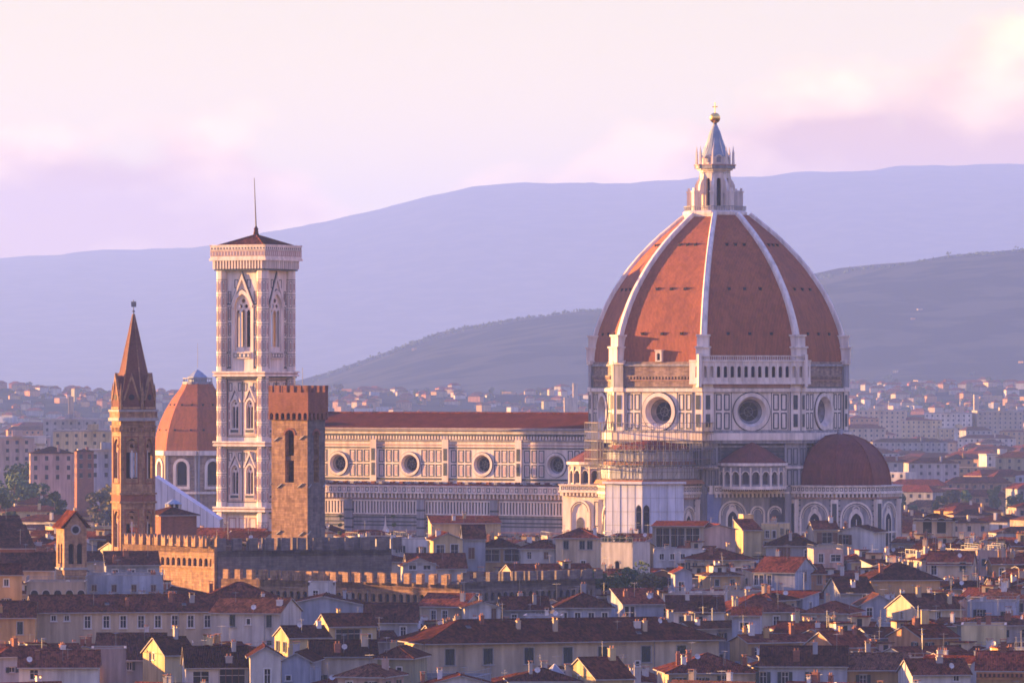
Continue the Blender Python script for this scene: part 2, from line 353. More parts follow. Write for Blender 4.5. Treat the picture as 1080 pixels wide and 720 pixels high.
drum_o = drum.build('drum', cath)
for k in range(8):   # corner piers, wrapped round each corner of the drum
    p = MB(); ff = [face8(k), face8((k + 1) % 8)]; h = SIDE / 2
    for f, (a, b) in ((ff[0], (h - 2.3, h + .18)), (ff[1], (-h - .18, -h + 2.3))):
        p.box(f, a, b, ZC + .5, ZP1 + .4, -1, .36, 'marble'); p.box(f, a, b, ZP1 + .4, ZP1 + 1.4, -1, .7, 'marble')
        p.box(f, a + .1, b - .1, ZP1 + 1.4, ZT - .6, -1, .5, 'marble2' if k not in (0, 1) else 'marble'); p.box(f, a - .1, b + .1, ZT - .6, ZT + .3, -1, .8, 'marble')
        m0 = (a + b) / 2
        p.box(f, m0 - .5, m0 + .5, 45.5, 48.4, .38, .46, 'green', False); p.box(f, m0 - .5, m0 + .5, 49.4, 52.6, .38, .46, 'green', False)
        p.box(f, a - .02, a + .12, ZC + .5, ZP1 + .4, .2, .46, 'green', False)
    p.build('corner_pier', drum_o)
for k in (0, 1, 2, 7, 6): oculus('oculus_window', face8(k), 0, 48.9, 4.2, 2.1, drum_o, 2.4)
# ---- the one finished length of gallery
g = MB(); f = face8(1); h = SIDE / 2
for e0, e1 in ((-h - 1.1, h + 1.1),):
    g.box(f, e0, e1, 55.0, 55.6, -.3, 1.5, 'marble'); g.box(f, e0, e1, 54.2, 55.0, -.3, .3, 'pink', False)
    n = 15; st = (e1 - e0 - .8) / n; hl = [arch(e0 + .4 + st * (i + .5), st * .52, 56.5, 58.6, 0, 8) for i in range(n)]
    g.wall(f, e0, e1, 55.6, 60.0, 1.35, 'marble', hl, .5, 'marble', None)
    g.box(f, e0, e1, 55.6, 59.8, -.1, .1, 'black', False)
    g.box(f, e0 - .15, e1 + .15, 60.0, 60.35, -.3, 1.6, 'marble'); g.box(f, e0, e1, 61.15, 61.35, 1.1, 1.4, 'marble')
    for i in range(58): u = e0 + (i + .5) * (e1 - e0) / 58; g.box(f, u - .07, u + .07, 60.35, 61.15, 1.18, 1.32, 'marble', False)
    for i in range(16): u = e0 + .4 + st * i; g.box(f, u - .12, u + .12, 55.6, 60, 1.35, 1.55, 'marble', False)
    for e in (e0, e1): g.box(f, e - .35, e + .35, 54.4, 61.6, -.5, 1.62, 'marble')
for fk, a, b in ((0, h - 2.7, h + 1.0), (2, -h - 1.0, -h + 2.7)):
    f2 = face8(fk); hl = [arch(a + (b - a) * q, .75, 56.5, 58.6, 0, 8) for q in ((.3, .68) if fk else (.5,))]
    g.box(f2, a, b, 55.0, 55.6, -.3, 1.4, 'marble'); g.wall(f2, a, b, 55.6, 60.0, 1.3, 'marble', hl, .5, 'marble', 'black'); g.box(f2, a, b, 60.0, 60.35, -.3, 1.5, 'marble')
g.build('gallery', drum_o)
# ---- dome shell
PROF = [(28.75, 60.0), (28.55, 62.2), (28.1, 64.6), (27.4, 67.2), (26.4, 69.9), (25.2, 72.7), (23.75, 75.4), (22.0, 78.1), (20.0, 80.9), (17.8, 83.5), (15.4, 86.0), (12.9, 88.35), (10.4, 90.4), (8.6, 91.9), (7.0, 93.1)]
dm = MB()
NU = 6
for k in range(8):
    a0, a1 = R(45 * k - 22.5 - 90), R(45 * k + 22.5 - 90)
    for (ra, za), (rb, zb) in zip(PROF, PROF[1:]):
        A = [Vector((ra * math.cos(a0), ra * math.sin(a0), za)).lerp(Vector((ra * math.cos(a1), ra * math.sin(a1), za)), i / NU) for i in range(NU + 1)]
        B = [Vector((rb * math.cos(a0), rb * math.sin(a0), zb)).lerp(Vector((rb * math.cos(a1), rb * math.sin(a1), zb)), i / NU) for i in range(NU + 1)]
        dm.strip(A, B, 'dome')
dm.face([(7 * math.cos(R(45 * k - 22.5)), 7 * math.sin(R(45 * k - 22.5)), 93.1) for k in range(8)], 'marble2')
dome = dm.build('dome', cath)
def prof_at(z):
    for (ra, za), (rb, zb) in zip(PROF, PROF[1:]):
        if za <= z <= zb:
            t = (z - za) / (zb - za); return ra + (rb - ra) * t, (rb - ra) / (zb - za)
for k in range(8):
    f0 = Fr(0, 0, 45 * k)
    for z, offs in ((66.2, (-5.0, 0, 5.0)), (76.2, (-3.6, 0, 3.6)), (86.2, (-2.0, 0, 2.0))):
        r, sl_ = prof_at(z); q = r * C8
        for u in offs:
            hb = MB(); hb.box(f0, u - .3, u + .3, z - .3, z + .26, q - 1.2, q + .3, 'black', False); hb.box(f0, u - .42, u + .42, z + .26, z + .38, q - 1.2, q + .4, 'dome2', False); hb.box(f0, u - .12, u + .12, z - 3.0, z - .3, q - .5, q + .02, 'dome2', False) if False else None
            hb.build('vent', dome)
    if k == 0:
        hb = MB(); q = prof_at(61)[0] * C8
        hb.wall(f0, -.8, .8, 60, 62.4, q + .8, 'marble', [arch(0, .85, 60.3, 61.5, 0, 8)], .5, 'marble', 'black')
        hb.box(f0, -.8, -.7, 60, 62.4, q - 1, q + .79, 'marble', False); hb.box(f0, .7, .8, 60, 62.4, q - 1, q + .79, 'marble', False); hb.box(f0, -.95, .95, 62.4, 62.6, q - 1.5, q + .95, 'marble')
        hb.build('dormer', dome)
    rb = MB(); a = R(45 * k + 22.5 - 90); d = Vector((math.cos(a), math.sin(a), 0)); t = Vector((-d.y, d.x, 0))
    rows = []
    for i, (r, z) in enumerate(PROF):
        if z < 62: continue
        j0, j1 = PROF[max(0, i - 1)], PROF[min(len(PROF) - 1, i + 1)]
        tan = Vector((j1[0] - j0[0], 0, j1[1] - j0[1])).normalized(); nr, nz = tan.z, -tan.x
        w = .80 - .25 * (z - 60) / 33; c = d * (r + nr * .75) + Vector((0, 0, z + nz * .75)); b = d * (r - nr * .8) + Vector((0, 0, z - nz * .8)); sh = d * (r + nr * .45) + Vector((0, 0, z + nz * .45))
        rows.append([b - t * w, sh - t * w, c - t * w * .62, c + t * w * .62, sh + t * w, b + t * w])
    for A, B in zip(rows, rows[1:]): rb.strip(A[::-1], B[::-1], 'marble')
    rb.face(rows[0], 'marble'); rb.face(rows[-1][::-1], 'marble')
    fr = Fr(0, 0, 45 * k + 22.5)
    rb.box(fr, -1.5, 1.5, ZT - .2, 63.0, 26.6, 29.9, 'marble'); rb.box(fr, -1.7, 1.7, 63.0, 63.4, 26.4, 30.15, 'marble'); rb.box(fr, -1.3, 1.3, 63.4, 65.6, 26.4, 29.5, 'marble'); rb.box(fr, -1.5, 1.5, 65.6, 66.0, 26, 29.75, 'marble')
    rb.build('rib', dome)
# ---- lantern
ln = MB(); RL = 3.5
ln.lathe((0, 0), [(7.1, 92.5), (7.3, 93.3), (7.3, 93.8), (6.8, 94.1), (0, 94.1)], 8, 'marble', 22.5 )
for k in range(8):
    f = Fr(0, 0, 45 * k); q = RL * C8; hh = RL * S8
    ln.wall(f, -hh, hh, 94.1, 103.2, q, 'marble', [arch(0, 1.0, 95.2, 101.0, 0, 8)], .7, 'marble', 'black')
    ln.box(f, -hh - .25, hh + .25, 103.2, 103.6, -1, q + .45, 'marble'); ln.box(f, -hh - .6, hh + .6, 103.6, 104.3, -1, q + .95, 'marble2'); ln.box(f, -hh - .7, hh + .7, 104.3, 104.55, -1, q + 1.1, 'pink')
    ln.box(f, -hh, hh, 104.5, 106.3, -.5, q - .15, 'marble'); ln.ring(f, arch_top(0, 1.7, 105.9, 0, 10), arch_top(0, 1.2, 105.9, 0, 10), q - .3, q + .1, 'marble'); ln.box(f, -.5, .5, 105, 106.2, q - .2, q - .1, 'marble2', False)
    ln.frame(f, -hh + .15, hh - .15, 94.8, 102.8, .12, q, q + .06, 'marble2')
lant = ln.build('lantern', cath)
for k in range(8):
    b = MB(); fr = Fr(0, 0, 45 * k + 22.5); fs = Fr(0, 0, 45 * k + 22.5 + 90)
    # volute buttress in the radial plane, thickness .5; radial distance runs along -u of a frame turned by 90 degrees
    pts = [(-6.1, 94.1), (-6.1, 98.1), (-5.9, 98.6), (-5.0, 98.7), (-4.7, 98.3), (-4.6, 98.9), (-4.5, 99.9), (-4.1, 100.8), (-3.7, 101.2), (-3.3, 103.2), (-3.0, 103.2), (-3.0, 98.5), (-4.1, 97.6), (-4.1, 94.1)]
    A = [fs.p(u, z, -.32) for u, z in pts]; B = [fs.p(u, z, .32) for u, z in pts]; b.face(A, 'marble'); b.face(B[::-1], 'marble'); b.strip(B + B[:1], A + A[:1], 'marble')
    b.box(fr, -.42, .42, 94.1, 98.2, 5.6, 6.35, 'marble'); b.box(fr, -.55, .55, 98.2, 98.5, 5.5, 6.5, 'marble'); b.box(fr, -.3, .3, 98.5, 99.2, 5.7, 6.2, 'marble')
    b.frust((fr.n.x * 4.15, fr.n.y * 4.15), .38, 104.5, .3, 106.9, 6, 'marble'); b.frust((fr.n.x * 4.15, fr.n.y * 4.15), .34, 106.9, 0, 108.8, 6, 'marble')
    b.build('lantern_buttress', lant)
rl = MB()
for k in range(8):
    f = face8(k, 7.1); hh = 7.1 * S8; rl.box(f, -hh, hh, 95.0, 95.12, -.1, 0, 'metal')
    for i in range(9): u = -hh + hh * 2 * i / 9; rl.box(f, u, u + .08, 94.1, 95.0, -.1, -.02, 'metal', False)
rl.build('railing', lant)
lant.location = Matrix.Rotation(R(-YAW), 3, 'Z') @ Vector((-.75, 0, 0))
cn = MB(); cn.lathe((0, 0), [(3.1, 106.2), (3.2, 106.5), (2.35, 108.3), (1.2, 112.0), (.38, 113.7), (.5, 113.9), (.25, 114.0)], 16, 'lead', 11.25)
for k in range(8): a = R(45 * k + 22.5 - 90); d = Vector((math.cos(a), math.sin(a), 0)); cn.tube(d * 3.05 + Vector((0, 0, 106.4)), d * .42 + Vector((0, 0, 113.6)), .14, 'marble', .07, 5)
cn.build('lantern_cone', lant)
bl = MB(); bl.lathe((0, 0), [(0, 113.9)] + [(1.22 * math.sin(math.pi * i / 12), 115.1 - 1.22 * math.cos(math.pi * i / 12)) for i in range(1, 12)] + [(0, 116.32)], 20, 'gold'); bl.build('gilded_ball', lant)
cr_ = MB(); cr_.tube((0, 0, 116.2), (0, 0, 118.6), .11, 'gold'); f = Fr(0, 0, 10); cr_.box(f, -.6, .6, 117.5, 117.72, -.1, .1, 'gold'); cr_.build('cross', lant)
# ---- octagon below the drum
lo = MB()
for k in range(8):
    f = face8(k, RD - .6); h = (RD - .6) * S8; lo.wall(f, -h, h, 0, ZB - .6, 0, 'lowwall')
    lo.box(f, -h, h, 41.0, 41.4, 0, .3, 'marble2', False); lo.box(f, -h, h, 36.4, 36.8, 0, .22, 'marble2', False); stripes(lo, f, -h, h, 31.5, 41, 1.05, .3, 0)
    for s in (-1, 1):
        a, b = sorted((s * (h + .3), s * (h - 3.2)))
        lo.box(f, a, b, 0, ZB - .7, -.5, .55, 'marble2'); panels(lo, f, a + .35, b - .35, 32.2, 36.2, 2, 1, .3, .22, .55); panels(lo, f, a + .35, b - .35, 37.0, 41.0, 2, 1, .3, .22, .55)
        lo.box(f, a - .1, b + .1, 36.3, 36.8, -.5, .8, 'marble')
lo.build('octagon_wall', cath)
# ---- cornice band with corbels and openwork parapet used on all low blocks
def cornice(mb, f, u0, u1, z, m='marble', out=1.1):
    corbels(mb, f, u0, u1, z, .75, 0, out * .8, m, .95, .42, 'green')
    mb.box(f, u0 - .1, u1 + .1, z + .75, z + 1.15, -.6, out, m); mb.box(f, u0, u1, z + 1.15, z + 2.35, -.3, out - .25, m)
    k = max(1, int((u1 - u0) / 1.0)); st = (u1 - u0) / k
    for i in range(k): c = u0 + (i + .5) * st; mb.frame(f, c - .36, c + .36, z + 1.35, z + 2.15, .14, out - .25, out - .2, 'green')
    mb.box(f, u0 - .1, u1 + .1, z + 2.35, z + 2.6, -.4, out, m)
def blind_arch(mb, f, u, w, zs, zb, window=True, m='marble'):
    for k, (ww, nn, mm) in enumerate(((w, .34, m), (w - .9, .22, 'green'), (w - 1.25, .28, m))):
        mb.ring(f, arch_top(u, ww, zs, 0, 16), arch_top(u, ww - (.8 if k == 0 else .3), zs, 0, 16), 0, nn, mm)
    for s in (-1, 1): mb.box(f, u + s * (w / 2 - .2) - .22, u + s * (w / 2 - .2) + .22, zb, zs, 0, .3, m, False)
    if window:
        ww = w * .34
        mb.extr(f, arch(u, ww + .9, zb, zs - .4, .7), 0, .16, m); mb.extr(f, arch(u, ww, zb + .4, zs - .8, .7), 0, .2, 'black')
        mb.box(f, u - .1, u + .1, zb + .4, zs - .2, .2, .3, m, False)
        mb.ring(f, circ(u, zs + w * .26, w * .12, 14, 0, 360) + circ(u, zs + w * .26, w * .12, 14)[:1], circ(u, zs + w * .26, w * .08, 14) + circ(u, zs + w * .26, w * .08, 14)[:1], 0, .2, m)
# ---- three great apses round the octagon
def apse(cx, cy, name, k0, rw=12.9, scaffolded=False):
    t = MB()
    for k in range(8):
        f = face8(k, rw, cx, cy); h = rw * S8
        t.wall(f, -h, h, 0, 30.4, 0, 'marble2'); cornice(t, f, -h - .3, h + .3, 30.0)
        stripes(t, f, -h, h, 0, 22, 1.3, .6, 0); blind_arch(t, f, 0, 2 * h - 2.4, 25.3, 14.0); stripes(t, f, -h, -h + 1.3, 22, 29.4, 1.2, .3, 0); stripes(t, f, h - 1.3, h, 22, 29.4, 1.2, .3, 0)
        t.box(f, -h, h, 22.0, 22.35, 0, .25, 'marble', False); t.box(f, -h, h, 29.6, 30.0, 0, .3, 'pink', False)
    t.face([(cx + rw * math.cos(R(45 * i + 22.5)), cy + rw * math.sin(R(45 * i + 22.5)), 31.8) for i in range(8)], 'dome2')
    o = t.build('apse', cath)
    for k in range(8):
        b = MB(); fr = Fr(cx, cy, 45 * k + 22.5); b.box(fr, -.8, .8, 0, 29.5, rw - .9, rw + .75, 'marble'); b.box(fr, -.5, .5, 14, 28.6, rw + .75, rw + .82, 'green', False); b.build('buttress', o)
    if scaffolded: return o
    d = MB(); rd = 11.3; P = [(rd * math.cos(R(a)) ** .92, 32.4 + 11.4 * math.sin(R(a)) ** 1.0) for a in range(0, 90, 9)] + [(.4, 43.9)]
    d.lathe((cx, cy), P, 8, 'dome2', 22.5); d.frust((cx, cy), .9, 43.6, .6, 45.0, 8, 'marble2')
    for k in range(8):
        fr = R(45 * k + 22.5); q = [Vector((cx + (r + .05) * math.cos(fr), cy + (r + .05) * math.sin(fr), z)) for r, z in P]
        for A, B in zip(q, q[1:]): d.tube(A, B, .16, 'dome2', n=5)
    d.build('half_dome', o); return o
apse(31.2, 0, 'east', 2); apse(0, -31.2, 'south', 0, 10.6, scaffolded=True); apse(0, 31.2, 'north', 4)
# ---- low blocks with half-round exedras in the diagonals
def exedra(k):
    f = face8(k, RD); b = MB(); D = 7.2 if k == 1 else 4.6; f2 = f.off(0, 0, D); hw = 9.2 if k == 1 else 8.6
    b.box(f2, -hw, hw, 0, 30.2, -D - 3, 0, 'marble2'); cornice(b, f2, -hw, hw, 30.0); stripes(b, f2, -hw, hw, 0, 22, 1.3, .6, 0)
    for s in (-1, 1):
        fs = f2.off(s * hw, 0, 90 * s) if False else Fr(*(f2.p(s * hw, 0, 0).xy), f2.ang + 90 * s); a, c = (0, D) if s < 0 else (-D, 0)
        a, c = (-0.0, D) if s > 0 else (-D, 0.0)
        cornice(b, fs, a, c, 30.0); stripes(b, fs, a, c, 0, 22, 1.3, .6, 0)
    if k == 1:
        blind_arch(b, f2, -4.6, 6.6, 26.0, 14); blind_arch(b, f2, 1.4, 3.6, 26.3, 14, False); blind_arch(b, f2, 5.6, 3.6, 26.3, 14, False)
        b.box(f2, -hw, hw, 22.0, 22.35, 0, .25, 'marble', False)
    else: blind_arch(b, f2, 0, 5.0, 26, 14); panels(b, f2, -hw, hw, 14, 22, 6, 1)
    o = b.build('sacristy_block', cath)
    e = MB(); rr = 7.4; c = f.p(0, 0, .3); nseg = 10
    for i in range(nseg):
        a = -90 + 180 / nseg * (i + .5); q = rr * math.cos(math.pi / nseg / 2); hh = rr * math.sin(math.pi / nseg / 2)
        fr = Fr(c.x + math.sin(R(f.ang + a)) * q, c.y - math.cos(R(f.ang + a)) * q, f.ang + a)
        if i % 2 == 0 or True:
            e.wall(fr, -hh, hh, 31.8, 37.2, 0, 'marble2', [arch(0, hh * 1.25, 32.9, 35.0, 0, 8)], .9, 'marble2', 'lowwall')
            e.ring(fr, arch_top(0, hh * 1.6, 35.0, 0, 8), arch_top(0, hh * 1.25, 35.0, 0, 8), 0, .14, 'marble')
        for s in (-1, 1): e.tube(fr.p(s * hh, 32.2, .1), fr.p(s * hh, 36.6, .1), .2, 'marble', n=6)
        e.box(fr, -hh - .1, hh + .1, 31.8, 32.5, -.4, .3, 'marble'); e.box(fr, -hh - .2, hh + .2, 37.0, 37.6, -.5, .6, 'marble')
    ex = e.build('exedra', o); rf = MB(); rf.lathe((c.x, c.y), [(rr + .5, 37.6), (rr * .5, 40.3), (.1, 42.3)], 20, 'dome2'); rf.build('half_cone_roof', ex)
for k in (1, 7, 3, 5): exedra(k)
b = MB(); f2 = Fr(-19.6, -26.2, 0); hw = 5.8
b.box(f2, -hw, hw, 0, 30.2, -8, 0, 'marble'); cornice(b, f2, -hw, hw, 30.0); stripes(b, f2, -hw, hw, 0, 21, 1.3, .6, 0); blind_arch(b, f2, -1.2, 5.4, 26.4, 15, False); b.box(f2, -hw, hw, 22.0, 22.35, 0, .25, 'marble', False); panels(b, f2, 2.2, hw - .3, 23, 29, 2, 1, .4, .2); b.extr(f2, arch(-1.2, 1.8, 16, 24, .5), 0, .1, 'lowwall')
fs = Fr(-19.6 - hw, -26.2, -90); cornice(b, fs.off(0, 0, 0), -4.7, 0, 30.0); stripes(b, fs, -4.7, 0, 0, 22, 1.3, .6, 0)
b.build('sacristy_block', cath)
# ---- nave
XN0, XN1, YA, YC = -108.0, -25.0, 21.5, 11.2
nv = MB(); f = Fr(0, -YC, 0); OX = [-36.0 - 19.65 * i for i in range(4)]
nv.wall(f, XN0, XN1, 28, 44.6, 0, 'marble', [circ(x, 36.6, 2.05, 30) for x in OX], .01)
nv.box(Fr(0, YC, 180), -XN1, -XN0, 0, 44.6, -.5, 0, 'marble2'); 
nv.box(f, XN0, XN1, 43.6, 44.9, -.5, .7, 'marble'); nv.box(f, XN0, XN1, 43.1, 43.6, -.2, .55, 'green', False); corbels(nv, f, XN0, XN1, 42.3, .8, 0, .6, 'marble', .8, .4, 'rough'); nv.box(f, XN0, XN1, 41.9, 42.3, 0, .4, 'marble2', False)
nv.box(f, XN0, XN1, 40.9, 41.15, 0, .12, 'pink', False); nv.box(f, XN0, XN1, 40.2, 40.5, 0, .15, 'green', False); nv.box(f, XN0, XN1, 33.0, 33.4, 0, .25, 'green', False); nv.box(f, XN0, XN1, 32.2, 32.5, 0, .3, 'marble', False)
edges = [XN1] + [-45.8 - 19.65 * i for i in range(4)]
for x0, x1 in zip(edges, edges[1:]):
    a, b = max(x1, XN0) + 1.1, x0 - 1.1; c = [q for q in OX if x1 < q < x0]
    if not c: continue
    c = c[0]
    for (p, q) in ((a, c - 2.9), (c + 2.9, b)):
        if q - p > 1.2: panels(nv, f, p, q, 33.5, 40.1, max(1, round((q - p) / 1.75)), 2, .42, .22, 0, 'green', 'palepink')
nave = nv.build('nave_wall', cath)
for x in edges[1:]:
    b = MB(); b.box(f, x - .85, x + .85, 28, 43.2, -.2, .5, 'marble'); b.box(f, x - .45, x + .45, 34, 36.9, .5, .55, 'green', False); b.box(f, x - .45, x + .45, 37.4, 40.2, .5, .55, 'green', False); b.build('pilaster', nave)
for x in OX: oculus('oculus_window', f, x, 36.6, 2.75, 1.55, nave, 1.2, .3)
rf = MB(); ez = 44.6; rz = 48.3; e = YC + 1.3
for s in (-1, 1): A, B, C_, D_ = Vector((XN0, s * e, ez)), Vector((XN1, s * e, ez)), Vector((XN1, 0, rz)), Vector((XN0, 0, rz)); rf.face((A, B, C_, D_) if s < 0 else (B, A, D_, C_), 'roofn')
rf.face(((XN0, -e, ez), (XN0, 0, rz), (XN0, e, ez)), 'marble2'); rf.box(Fr(0, -e, 0), XN0, XN1, ez - .25, ez + .04, -.5, .1, 'stonetrim'); rf.tube((XN0, 0, rz), (XN1, 0, rz), .28, 'roof')
rf.build('nave_roof', nave)
ai = MB(); f = Fr(0, -YA, 0); AX1 = -25.2
for s, ff in ((-1, f), (1, Fr(0, YA, 180))):
    u0, u1 = (XN0, AX1) if s < 0 else (-AX1, -XN0)
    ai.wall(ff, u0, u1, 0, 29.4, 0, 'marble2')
    if s > 0: continue
    ai.box(ff, u0, u1, 30.3, 31.6, -.5, 1.05, 'marble'); k = int((u1 - u0) / 1.25); st = (u1 - u0) / k
    for i in range(k): c = u0 + (i + .5) * st; ai.frame(ff, c - .45, c + .45, 30.45, 31.45, .16, 1.05, 1.09, 'pink' if i % 2 else 'green')
    ai.box(ff, u0, u1, 31.6, 31.85, -.5, 1.2, 'marble'); ai.box(ff, u0, u1, 30.05, 30.3, -.4, 1.2, 'marble')
    corbels(ai, ff, u0, u1, 29.0, 1.05, 0, .85, 'marble', 1.0, .45, 'black')
    ai.box(ff, u0, u1, 28.75, 29.0, 0, .3, 'pink', False)
    ai.box(ff, u0, u1, 25.2, 25.5, 0, .45, 'marble', False); ai.box(ff, u0, u1, 28.2, 28.5, 0, .45, 'marble', False); ai.box(ff, u0, u1, 25.5, 28.2, 0, .04, 'green', False)
    k = int((u1 - u0) / .82); st = (u1 - u0) / k
    for i in range(k): c = u0 + (i + .5) * st; ai.box(ff, c - .2, c + .2, 25.5, 28.2, .04, .3, 'marble', False)
    for z in (24.4, 23.4, 22.6): ai.box(ff, u0, u1, z, z + .28, 0, .12, 'green', False)
    ai.box(ff, u0, u1, 21.2, 21.6, 0, .3, 'pink', False); ai.box(ff, u0, u1, 20.4, 20.8, 0, .35, 'green', False)
    k = int((u1 - u0) / 1.65); st = (u1 - u0) / k
    for i in range(k): c = u0 + (i + .5) * st; ai.frame(ff, c - .6, c + .6, 13.5, 20.0, .2, 0, .05, 'green'); ai.box(ff, c - .2, c + .2, 14.2, 19.3, 0, .04, 'pink' if i % 3 else 'green', False)
    stripes(ai, ff, u0, u1, 0, 13, 1.3, .4, 0)
aisle = ai.build('aisle_wall', cath)
for x in (-45.8, -65.45, -85.1, -104.8):
    b = MB(); b.box(f, x - 1.0, x + 1.0, 0, 28.6, -.2, .9, 'marble2')
    for z in range(2, 28, 2): b.box(f, x - 1.02, x + 1.02, z, z + .4, -.2, .94, 'green', False)
    b.build('buttress', aisle)
for x in (-55.6, -75.3, -95):
    b = MB(); b.extr(f, arch(x, 3.2, 8, 16.5, .8), 0, .35, 'marble'); b.extr(f, arch(x, 1.9, 9, 16.0, .8), .35, .38, 'black'); b.extr(f, [(x - 2.2, 18.6), (x + 2.2, 18.6), (x, 22.9)], 0, .4, 'marble'); b.tube(f.p(x, 22.5, .2), f.p(x, 25.0, .2), .3, 'marble', .05); b.build('gothic_window', aisle)
rf = MB()
for s in (-1, 1): q = [(XN0, s * (YA + .3), 31.2), (AX1 + 4, s * (YA + .3), 31.2), (AX1 + 4, s * YC, 32.2), (XN0, s * YC, 32.2)]; rf.face(q if s < 0 else q[::-1], 'roofn')
for i in range(30): x = XN0 + 2 + i * 2.6; rf.box(Fr(0, -YC, 0), x, x + .9, 32.0, 32.6, 0, 1.2 if i % 3 else 2.0, 'dome2' if i % 3 else 'marble2')
rf.build('aisle_roof', aisle)
fc = MB(); ff = Fr(XN0, 0, -90); fc.wall(ff, -YA, YA, 0, 33, .8, 'marble'); fc.box(ff, -YC, YC, 33, 44.5, -.8, .8, 'marble'); fc.box(ff, -YA - 1, YA + 1, 32.6, 33.6, -1.5, 1.4, 'marble'); fc.extr(ff, [(-YC - 1, 44.5), (YC + 1, 44.5), (0, 49.5)], -.8, 1.0, 'marble')
for u in (-YA, -YC, YC, YA): fc.box(ff, u - 1.2, u + 1.2, 0, 36 if abs(u) > 15 else 47, -1.5, 1.8, 'marble')
oc = MB(); fc.build('west_front', cath)
# ---- scaffolding and sheeting wrapped round the near apse
SY = -31.2 
f0 = empty('scaffolding', cath.matrix_world.to_translation() if False else (cath.location.x, cath.location.y, 0), YAW, label='stepped scaffolding wrapped in white sheeting around the near apse', category='scaffolding')
fr_ = MB(); rs = 12.3
def tiers():
    for (r, z0, z1) in ((rs - 1.4, 34.2, 36.9), (rs - 2.6, 38.0, 40.2)): yield r, z0, z1
sh = MB()
for k in (0, 1):
    f = face8(k, rs, 0, SY); h = rs * S8
    holes = []
    if k == 1: holes = [arch(-h + .9, 1.5, 24, 27.0, 0, 8)]
    npl = 5
    for i in range(npl):
        a, b = -h + 2 * h * i / npl, -h + 2 * h * (i + 1) / npl; n_ = .03 * math.sin(i * 2.3 + k); hh = []
        if k == 0 and i == 4: hh = [arch((a + b) / 2, b - a - .4, 22.0, 27.5, .5, 8), rect(a + .3, b - .3, 18, 19.2)]
        if k == 1 and i == 0: hh = [arch((a + b) / 2, b - a - .4, 22.0, 27.5, .5, 8), rect(a + .3, b - .3, 19.4, 20.4), rect(a + .3, b - .3, 16.4, 17.4)]
        sh.wall(f, a, b, 0, 33.0, n_, 'sheet', hh, .3, 'sheet', 'black')
        sh.box(f, a - .03, a + .03, 0, 33, .0, .05, 'metal', False)
    for z in range(3, 33, 3): sh.box(f, -h, h, z, z + .05, .03, .08, 'metal', False)
sh.build('white_sheeting', f0)
lg = MB()
for k in (7, 0, 1, 2):
    f = face8(k, rs + .9, 0, SY); h = (rs + .9) * S8; lg.box(f, -h, h, 33.1, 33.6, -3.4, 0, 'whitemem') if k in (0, 1) else None
    for r, z0, z1 in tiers():
        f = face8(k, r, 0, SY); h = r * S8
        for i in range(6): a, b = -h + 2 * h * i / 6, -h + 2 * h * (i + 1) / 6 - .06; lg.box(f, a, b, z0, z1 + random.Random(k * 7 + i).uniform(-.3, .2), -.1, .1 * math.sin(i * 3), 'sheet')
        lg.box(f, -h, h, z1 + .1, z1 + .35, -1.6, .4, 'metal')
for z0, z1, r0, r1, mm in ((33.0, 33.9, rs + .2, rs - .4, 'clay'), (36.9, 38.0, rs - 1.6, rs - 2.4, 'clay'), (40.2, 41.5, rs - 2.8, rs - 4.0, 'dome2'), (41.5, 42.6, rs - 4.5, 1.0, 'roofr')): lg.frust((0, SY), r0 * 1.0, z0, r1, z1, 8, mm, 22.5)
for z0, z1, r in ((31.0, 36.9, rs - 1.7), (36.0, 40.3, rs - 3.0), (39.5, 41.6, rs - 4.4)): lg.frust((0, SY), r, z0, r, z1, 8, 'rough', 22.5)
lg.build('upper_sheeting', f0)
po = MB()
for k in (7, 0, 1, 2, 6):
    for r, zt in ((rs - .6, 37.5), (rs - 2, 41), (rs + 2.2, 46.5)):
        f = face8(k, r, 0, SY); h = r * S8; z0 = 33.7 if r < rs else 41.0; n = 8
        if r > rs: z0 = 36.5
        for i in range(n):
            u = -h + 2 * h * i / n; po.tube(f.p(u, z0, 0), f.p(u, zt, 0), .06, 'metal', n=4); po.tube(f.p(u, z0, -1.6), f.p(u, zt, -1.6), .06, 'metal', n=4)
            if i % 3 == 0: po.tube(f.p(u, z0, 0), f.p(u + 2 * h / n, min(z0 + 2, zt), 0), .04, 'metal', n=4)
        z = z0
        while z <= zt + .01:
            po.tube(f.p(-h, z, 0), f.p(h, z, 0), .05, 'metal', n=4)
            if int(z * 10) % 4 == 0 or r > rs: po.box(f, -h, h, z, z + .06, -1.6, 0, 'clay', True)
            z += 2.0
po.build('pole_frame', f0)
for c0 in (0,):
    # straight bay of poles running beside the diagonal block, hung with see-through blue netting
    pf = MB(); f = face8(1, RD).off(-2.2, 0, 8.6); pf_ = []
    for i in range(9):
        u = -8.5 + 13.5 * i / 8; pf.tube(f.p(u, 0, 0), f.p(u, 45.5 if i < 3 else 32, 0), .06, 'metal', n=4)
    for z in range(2, 45, 2): pf.tube(f.p(-8.5, z, 0), f.p(5 if z < 32 else -5.1, z, 0), .05, 'metal', n=4)
    pf.build('pole_frame', f0)
    M['net'] = surf('blue_netting', (.22, .26, .42), (.16, .2, .36), .5, .8, vary=0)
    n_ = M['net'].node_tree; bs = n_.nodes['Principled BSDF']; bs.inputs['Alpha'].default_value = .62
    ne = MB()
    for i in range(8): a = -8.5 + 13.5 * i / 8; ne.wall(f, a, a + 13.5 / 8, 0, 31.0, .15 + .08 * math.sin(i * 2.1), 'net')
    ne.build('blue_netting', f0)
